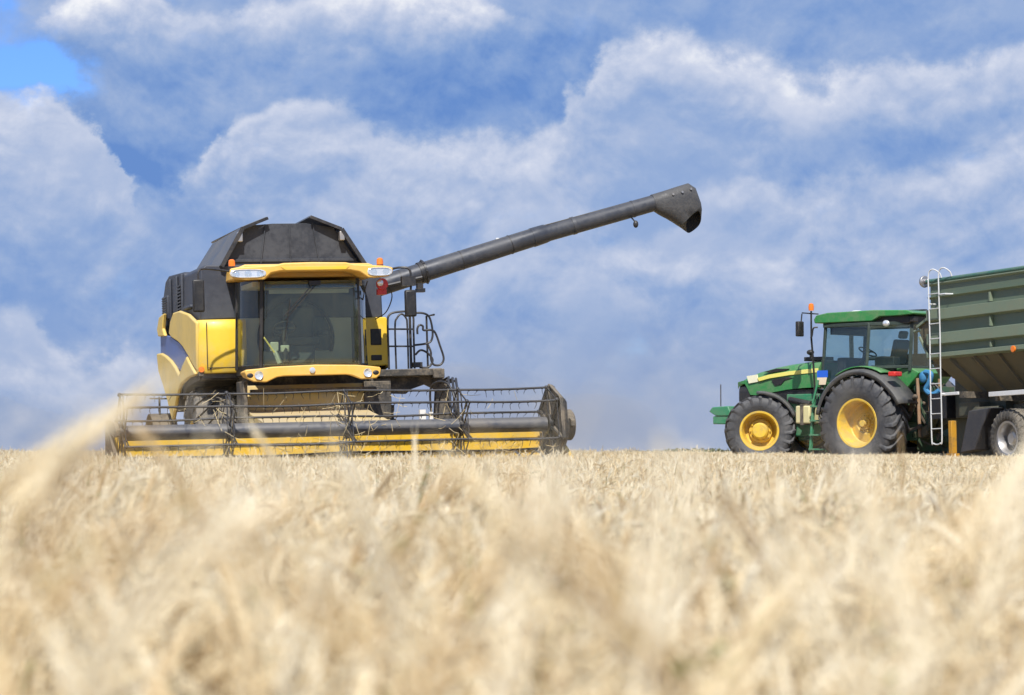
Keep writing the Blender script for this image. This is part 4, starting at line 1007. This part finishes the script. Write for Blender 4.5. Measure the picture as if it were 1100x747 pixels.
    for k in range(5): b.tube(smooth_path([(-1.5, -.5 + .2 * k, 1.5), (-1.9, -.4 + .15 * k, 1.25), (-2.5, -.2 + .1 * k, 1.15), (-3.0, 0, 1.2)]), .02, 6)
    b.box(-1.6, -1.0, -.9, -.3, 1.0, 1.5); b.build('coupling_hose', BLK, C)
    return C
trailer()

# ================================================================== wheat
def wheat_material(name, cols, trans=.3):
    m = bpy.data.materials.new(name); m.use_nodes = True; T = NT(m.node_tree); b = T.n['Principled BSDF']; out = T.n['Material Output']
    at = T.new('ShaderNodeAttribute'); at.attribute_name = 'tone'
    oi = T.new('ShaderNodeObjectInfo')
    geo = T.new('ShaderNodeNewGeometry')
    n = T.noise(geo.outputs['Position'], 1.1, 4, .6)
    f = T.M('ADD', T.M('MULTIPLY', at.outputs['Fac'], .75), T.M('ADD', T.M('MULTIPLY', oi.outputs['Random'], .10), T.M('MULTIPLY', T.M('SUBTRACT', n.outputs[0], .42), .28)))
    col = T.ramp(f, cols)
    T.put(b.inputs['Base Color'], col); b.inputs['Roughness'].default_value = .62
    tr = T.new('ShaderNodeBsdfTranslucent'); T.l.new(col, tr.inputs[0])
    mx = T.new('ShaderNodeMixShader'); mx.inputs[0].default_value = trans
    T.l.new(b.outputs[0], mx.inputs[1]); T.l.new(tr.outputs[0], mx.inputs[2]); T.l.new(mx.outputs[0], out.inputs[0])
    return m
WHEAT = wheat_material('ripe_wheat', [(0.0, (.26, .30, .09)), (.035, (.42, .37, .17)), (.10, (.46, .31, .15)), (.26, (.70, .54, .31)), (.46, (.81, .69, .45)), (.72, (.88, .80, .61)), (1.0, (.91, .87, .75))])

def stalk(V, F, TN, rng, bx, by, h, lean, ldir, droop, tone, big=1.0):
    """one wheat stalk: bent straw, nodding ear of overlapping grains with awns, a dry leaf"""
    nseg = 7; pts = []
    hx, hy = cos(ldir), sin(ldir)
    L = h; x = y = 0.0; z = 0.0; ang = lean * .3
    for i in range(nseg + 1):
        pts.append((bx + hx * x, by + hy * x, z))
        st = L / nseg
        ang = lean * (.3 + .9 * (i / nseg)) + (droop * .5 * max(0, (i - nseg + 2)) / 2 if i >= nseg - 1 else 0)
        x += sin(ang) * st; z += cos(ang) * st
    def tri_ring(p, r, d):
        base = len(V)
        px_, py_ = -hy, hx
        nx, nz = cos(d), -sin(d)
        for k in range(3):
            a = 2 * pi * k / 3
            V.append((p[0] + (px_ * cos(a) + hx * nx * sin(a)) * r, p[1] + (py_ * cos(a) + hy * nx * sin(a)) * r, p[2] + nz * sin(a) * r)); TN.append(tone * .9)
        return base
    prev = None
    for i, p in enumerate(pts):
        b_ = tri_ring(p, (.0021 - .0008 * i / nseg) * big, lean)
        if prev is not None:
            for k in range(3): F.append((prev + k, prev + (k + 1) % 3, b_ + (k + 1) % 3, b_ + k))
        prev = b_
    # ear
    p = Vector(pts[-1]); ang = lean * 1.2 + droop * .5; ear = (.075 + .03 * rng.random()) * big; ns = 9; st = ear / ns
    side0 = Vector((-hy, hx, 0)); roll = rng.random() * 2 * pi
    for i in range(ns):
        ang += droop * .5 / ns
        d = Vector((hx * sin(ang), hy * sin(ang), cos(ang)))
        nrm = d.cross(side0).normalized()
        for s in (-1, 1):
            sv = (side0 * cos(roll) + nrm * sin(roll)) * s; tv = d.cross(sv).normalized()
            gd = (d + sv * .33).normalized()
            c = p + sv * .0042 * big + d * (st * .5 if s > 0 else 0)
            gl = .0115 * big * (1 - .3 * (i / ns)); gw = .0040 * big * (1.15 - .45 * (i / ns)); gt = .0032 * big
            t_ = tone + (rng.random() - .5) * .22; b_ = len(V)
            q = [c - gd * gl * .35, c + gd * gl * .25 + sv * gw, c + gd * gl * .25 + tv * gt * 1.3, c + gd * gl * .25 - sv * gw * .6, c + gd * gl * .25 - tv * gt * 1.3, c + gd * gl]
            for v_ in q: V.append(tuple(v_)); TN.append(t_)
            for k in range(4):
                a, e = b_ + 1 + k, b_ + 1 + (k + 1) % 4
                F.append((b_, e, a)); F.append((b_ + 5, a, e))
            if i % 2 == 0 or rng.random() < .4:
                al = (.030 + .03 * rng.random()) * big; w = tv * .0007 * big; b_ = len(V); q0 = c + gd * gl * .8
                e = q0 + (d + sv * (.22 + .15 * rng.random())).normalized() * al
                for v_ in (q0 - w, q0 + w, e): V.append(tuple(v_)); TN.append(min(1, tone + .2))
                F.append((b_, b_ + 1, b_ + 2))
        p = p + d * st
    # dry leaf
    for _ in range(1 if rng.random() < .75 else 2):
        k = rng.integers(2, nseg - 1); p = Vector(pts[k]); a = rng.random() * 2 * pi; dv = Vector((cos(a), sin(a), .9)); sd = Vector((-sin(a), cos(a), 0)); ll = .14 + .14 * rng.random(); w0 = .0055 * big
        n = 5; lt = tone * .8 + .25 * rng.random(); curl = rng.random() * .8 + .5; prevb = None
        for i in range(n + 1):
            f = i / n; q = p + Vector((dv.x * ll * f, dv.y * ll * f, ll * (.9 * f - curl * 1.3 * f * f))); w = w0 * (1 - f ** 2) + .0004
            b_ = len(V); sw = sd * cos(f * 2.0) + Vector((0, 0, 1)) * sin(f * 2.0)
            V.append(tuple(q - sw * w)); V.append(tuple(q + sw * w)); TN.append(lt); TN.append(lt)
            if prevb is not None: F.append((prevb, prevb + 1, b_ + 1, b_))
            prevb = b_

def wheat_patch(name, seed, n, size, hv=.05, big=1.0, h0=.66):
    rng = np.random.default_rng(seed); V, F, TN = [], [], []
    for i in range(n):
        bx, by = (rng.random(2) - .5) * size
        tone = float(np.clip(rng.normal(.55, .24), .02, 1))
        if rng.random() < .03: tone = .0
        wind = rng.normal(.5, 1.3)
        stalk(V, F, TN, rng, bx, by, h0 * (1 + rng.normal(0, hv)), abs(rng.normal(.10, .10)) + .02, wind, abs(rng.normal(1.15, .55)), tone, big)
    me = bpy.data.meshes.new(name); me.from_pydata(V, [], F)
    a = me.attributes.new('tone', 'FLOAT', 'POINT'); a.data.foreach_set('value', np.array(TN, dtype=np.float32))
    me.materials.append(WHEAT)
    return bpy.data.objects.new(name, me)

HERO_EARS = [(-0.277, 1.50, 1.010, 60, 0.50), (-0.238, 1.30, 0.990, 50, 0.14), (-0.189, 1.15, 0.966, 74, 0.12), (-0.304, 2.20, 0.980, -42, 0.25), (-0.304, 1.50, 0.968, 40, 0.60), (0.042, 1.20, 0.951, -52, 0.12), (0.249, 2.60, 0.922, -48, 0.06), (-0.025, 2.20, 0.967, -56, 0.70), (0.251, 1.20, 0.978, 22, 0.85), (0.067, 1.05, 0.971, 8, 0.95), (0.226, 1.30, 0.954, 66, 0.30), (-0.093, 1.10, 0.948, -70, 0.25), (-0.034, 1.10, 0.922, 30, 0.30), (0.155, 1.15, 0.927, -35, 0.80), (-0.435, 2.20, 0.993, 60, 0.60), (-0.371, 2.10, 1.020, 57, 0.70), (-0.327, 1.60, 0.994, 66, 0.40), (0.309, 1.60, 0.964, 40, 0.70), (-0.162, 1.40, 0.971, -30, 0.80), (0.247, 2.00, 0.889, -30, 0.75), (0.023, 2.00, 0.927, 25, 0.70), (-0.162, 1.05, 0.943, 50, 0.85), (-0.171, 2.60, 0.950, -30, 0.70), (0.413, 2.00, 0.978, 35, 0.80), (-0.181, 1.40, 0.950, 70, 0.16), (0.047, 1.10, 0.935, -55, 0.20), (-0.309, 3.20, 0.977, -35, 0.50), (-0.093, 2.40, 0.937, 40, 0.16), (0.174, 1.10, 0.948, -20, 0.90), (-0.217, 1.10, 0.944, 35, 0.35), (0.004, 1.10, 0.944, 12, 0.90), (0.111, 1.20, 0.906, 40, 0.50), (-0.081, 1.50, 0.939, -20, 0.85)]
def wheat_field():
    colW = bpy.data.collections.new('wheat_sources')
    NV = 7
    for k in range(NV): colW.objects.link(wheat_patch('wheat_patch_%02d' % k, 100 + k, 84, .56))
    rng = np.random.default_rng(5)
    P, Rr, S, I = [], [], [], []
    Ci = CM.inverted(); Ti = TM.inverted(); Ri = RM.inverted()
    def blocked(x, y):
        q = Ci @ Vector((x, y, 0))
        if -3.9 < q.x < 3.75 and q.y > -5.5 and q.y < 5.0: return True
        q = Ti @ Vector((x, y, .4))
        if -3.3 < q.x < 1.2 and abs(q.y) < 1.3: return True
        q = Ri @ Vector((x, y, .4))
        if -.2 < q.x < 6.3 and abs(q.y) < 1.35: return True
        return False
    y = 1.35
    while y < 170:
        st = .42 if y < 62 else .9
        half = .2124 * y + 5.0
        n = int(2 * half / st)
        for i in range(n + 1):
            x = -half + i * st + (rng.random() - .5) * st * .8; yy = y + (rng.random() - .5) * st * .8
            if yy < 1.3: continue
            if blocked(x, yy): continue
            g = float(ground(x, yy)); h = float(crop_top(x, yy)) - g
            sc = h / .70
            P.append((x, yy, g)); Rr.append((0, 0, rng.random() * 6.2832 if rng.random() < .5 else rng.normal(0, .5)))
            w = 1.0 if y < 62 else 1.7
            S.append((w, w, sc * (1 + rng.normal(0, .055)))); I.append(int(rng.integers(0, NV)))
        y += st
    # taller single ears standing up close by: (x, y, height of the ear's middle, tilt of the ear, tone)
    rngh = np.random.default_rng(11)
    for k, (x, y, z, tilt, tone) in enumerate(HERO_EARS):
        V, F, TN = [], [], []
        a = radians(abs(tilt)); ld = 0.0 if tilt > 0 else pi
        lean = .12 + .1 * rngh.random()
        stalk(V, F, TN, rngh, 0, 0, z, lean, ld + rngh.normal(0, .25), a - lean * 1.2, tone, 1.15)
        A = np.array(V); ear = A[24:24 + 9 * 2 * 6]; c = ear.mean(0)
        f = z / c[2]; A[:, 2] *= f
        me_ = bpy.data.meshes.new('wheat_stalk_%02d' % k); me_.from_pydata(A.tolist(), [], F)
        at = me_.attributes.new('tone', 'FLOAT', 'POINT'); at.data.foreach_set('value', np.array(TN, dtype=np.float32)); me_.materials.append(WHEAT)
        colW.objects.link(bpy.data.objects.new('wheat_z_stalk_%02d' % k, me_))
        P.append((x - c[0], y - c[1], 0.0)); Rr.append((0, 0, 0)); S.append((1, 1, 1)); I.append(NV + k)
    me = bpy.data.meshes.new('wheat_field'); me.from_pydata(P, [], [])
    for nm, dat, typ in (('w_rot', Rr, 'FLOAT_VECTOR'), ('w_scl', S, 'FLOAT_VECTOR')):
        a = me.attributes.new(nm, typ, 'POINT'); a.data.foreach_set('vector', np.array(dat, dtype=np.float32).ravel())
    a = me.attributes.new('w_idx', 'INT', 'POINT'); a.data.foreach_set('value', np.array(I, dtype=np.int32))
    o = bpy.data.objects.new('wheat_field', me); COL.objects.link(o)
    props(o, 'ripe pale wheat crop filling the foreground and the field', 'wheat', kind='stuff')
    ng = bpy.data.node_groups.new('wheat_scatter', 'GeometryNodeTree')
    ng.interface.new_socket('Geometry', in_out='INPUT', socket_type='NodeSocketGeometry'); ng.interface.new_socket('Geometry', in_out='OUTPUT', socket_type='NodeSocketGeometry')
    N = ng.nodes; Lk = ng.links
    gi = N.new('NodeGroupInput'); go = N.new('NodeGroupOutput'); ci = N.new('GeometryNodeCollectionInfo'); ip = N.new('GeometryNodeInstanceOnPoints')
    ci.inputs['Collection'].default_value = colW; ci.inputs['Separate Children'].default_value = True; ci.inputs['Reset Children'].default_value = True
    def na(nm, dt):
        n_ = N.new('GeometryNodeInputNamedAttribute'); n_.data_type = dt; n_.inputs['Name'].default_value = nm; return n_.outputs['Attribute']
    ip.inputs['Pick Instance'].default_value = True
    Lk.new(gi.outputs[0], ip.inputs['Points']); Lk.new(ci.outputs[0], ip.inputs['Instance'])
    Lk.new(na('w_idx', 'INT'), ip.inputs['Instance Index']); Lk.new(na('w_rot', 'FLOAT_VECTOR'), ip.inputs['Rotation']); Lk.new(na('w_scl', 'FLOAT_VECTOR'), ip.inputs['Scale'])
    Lk.new(ip.outputs[0], go.inputs[0])
    md = o.modifiers.new('scatter', 'NODES'); md.node_group = ng
    print('patches', len(P))
wheat_field()

# ================================================================== dust stirred up round the machine, far edge of the field
def dust():
    m = bpy.data.materials.new('harvest_dust'); m.use_nodes = True; T = NT(m.node_tree); T.n.remove(T.n['Principled BSDF'])
    v = T.new('ShaderNodeVolumePrincipled'); v.inputs['Color'].default_value = (.86, .74, .58, 1); v.inputs['Density'].default_value = .06; v.inputs['Anisotropy'].default_value = .1
    T.l.new(v.outputs[0], T.n['Material Output'].inputs['Volume'])
    rg = random.Random(12)
    for k, (x, y, z, rx, ry, rz, n) in enumerate(((-.2, 47.5, .9, 3.4, 2.6, 1.5, 1), (-8.6, 43.5, .6, 2.6, 2.2, 1.3, 1))):
        b = MB(); bmesh.ops.create_icosphere(b.bm, subdivisions=4, radius=1)
        for vt in b.bm.verts:
            c = vt.co; w = 1 + .16 * sin(c.x * 4 + k) * sin(c.z * 5) + .10 * sin(c.y * 7 + c.x * 6)
            vt.co = Vector((c.x * rx * w + x, c.y * ry * w + y, c.z * rz * w + z))
        o = b.build('dust_cloud', m); props(o, ['thin pale dust drifting behind the right half of the harvester header', 'thin pale dust at the left end of the harvester header'][k], 'dust', kind='stuff')
dust()
def far_hedge():
    rg = random.Random(8); b = MB(); m = mat('far_hedge_green', (.10, .125, .055), .9, dirt=.5, dirtcol=(.25, .23, .12), dscale=.3)
    for k in range(900):
        x = rg.uniform(28, 66); y = 600 + rg.uniform(-3, 3); g = float(ground(x, y)); hgt = rg.uniform(.5, 1.25) * (1.0 if x > 38 else .55); p = Vector((x, y, g + .2 + hgt * rg.random()))
        for q in range(3):
            a = Vector((rg.gauss(0, 1), rg.gauss(0, 1), rg.gauss(0, 1))).normalized() * .35; c = Vector((rg.gauss(0, 1), rg.gauss(0, 1), rg.gauss(0, 1))).normalized() * .35
            b.poly([p + a, p + c, p - a, p - c])
    o = b.build('hedgerow', m, smooth=False); props(o, 'low green hedgerow on the horizon left of the tractor', 'hedge', kind='stuff')
far_hedge()
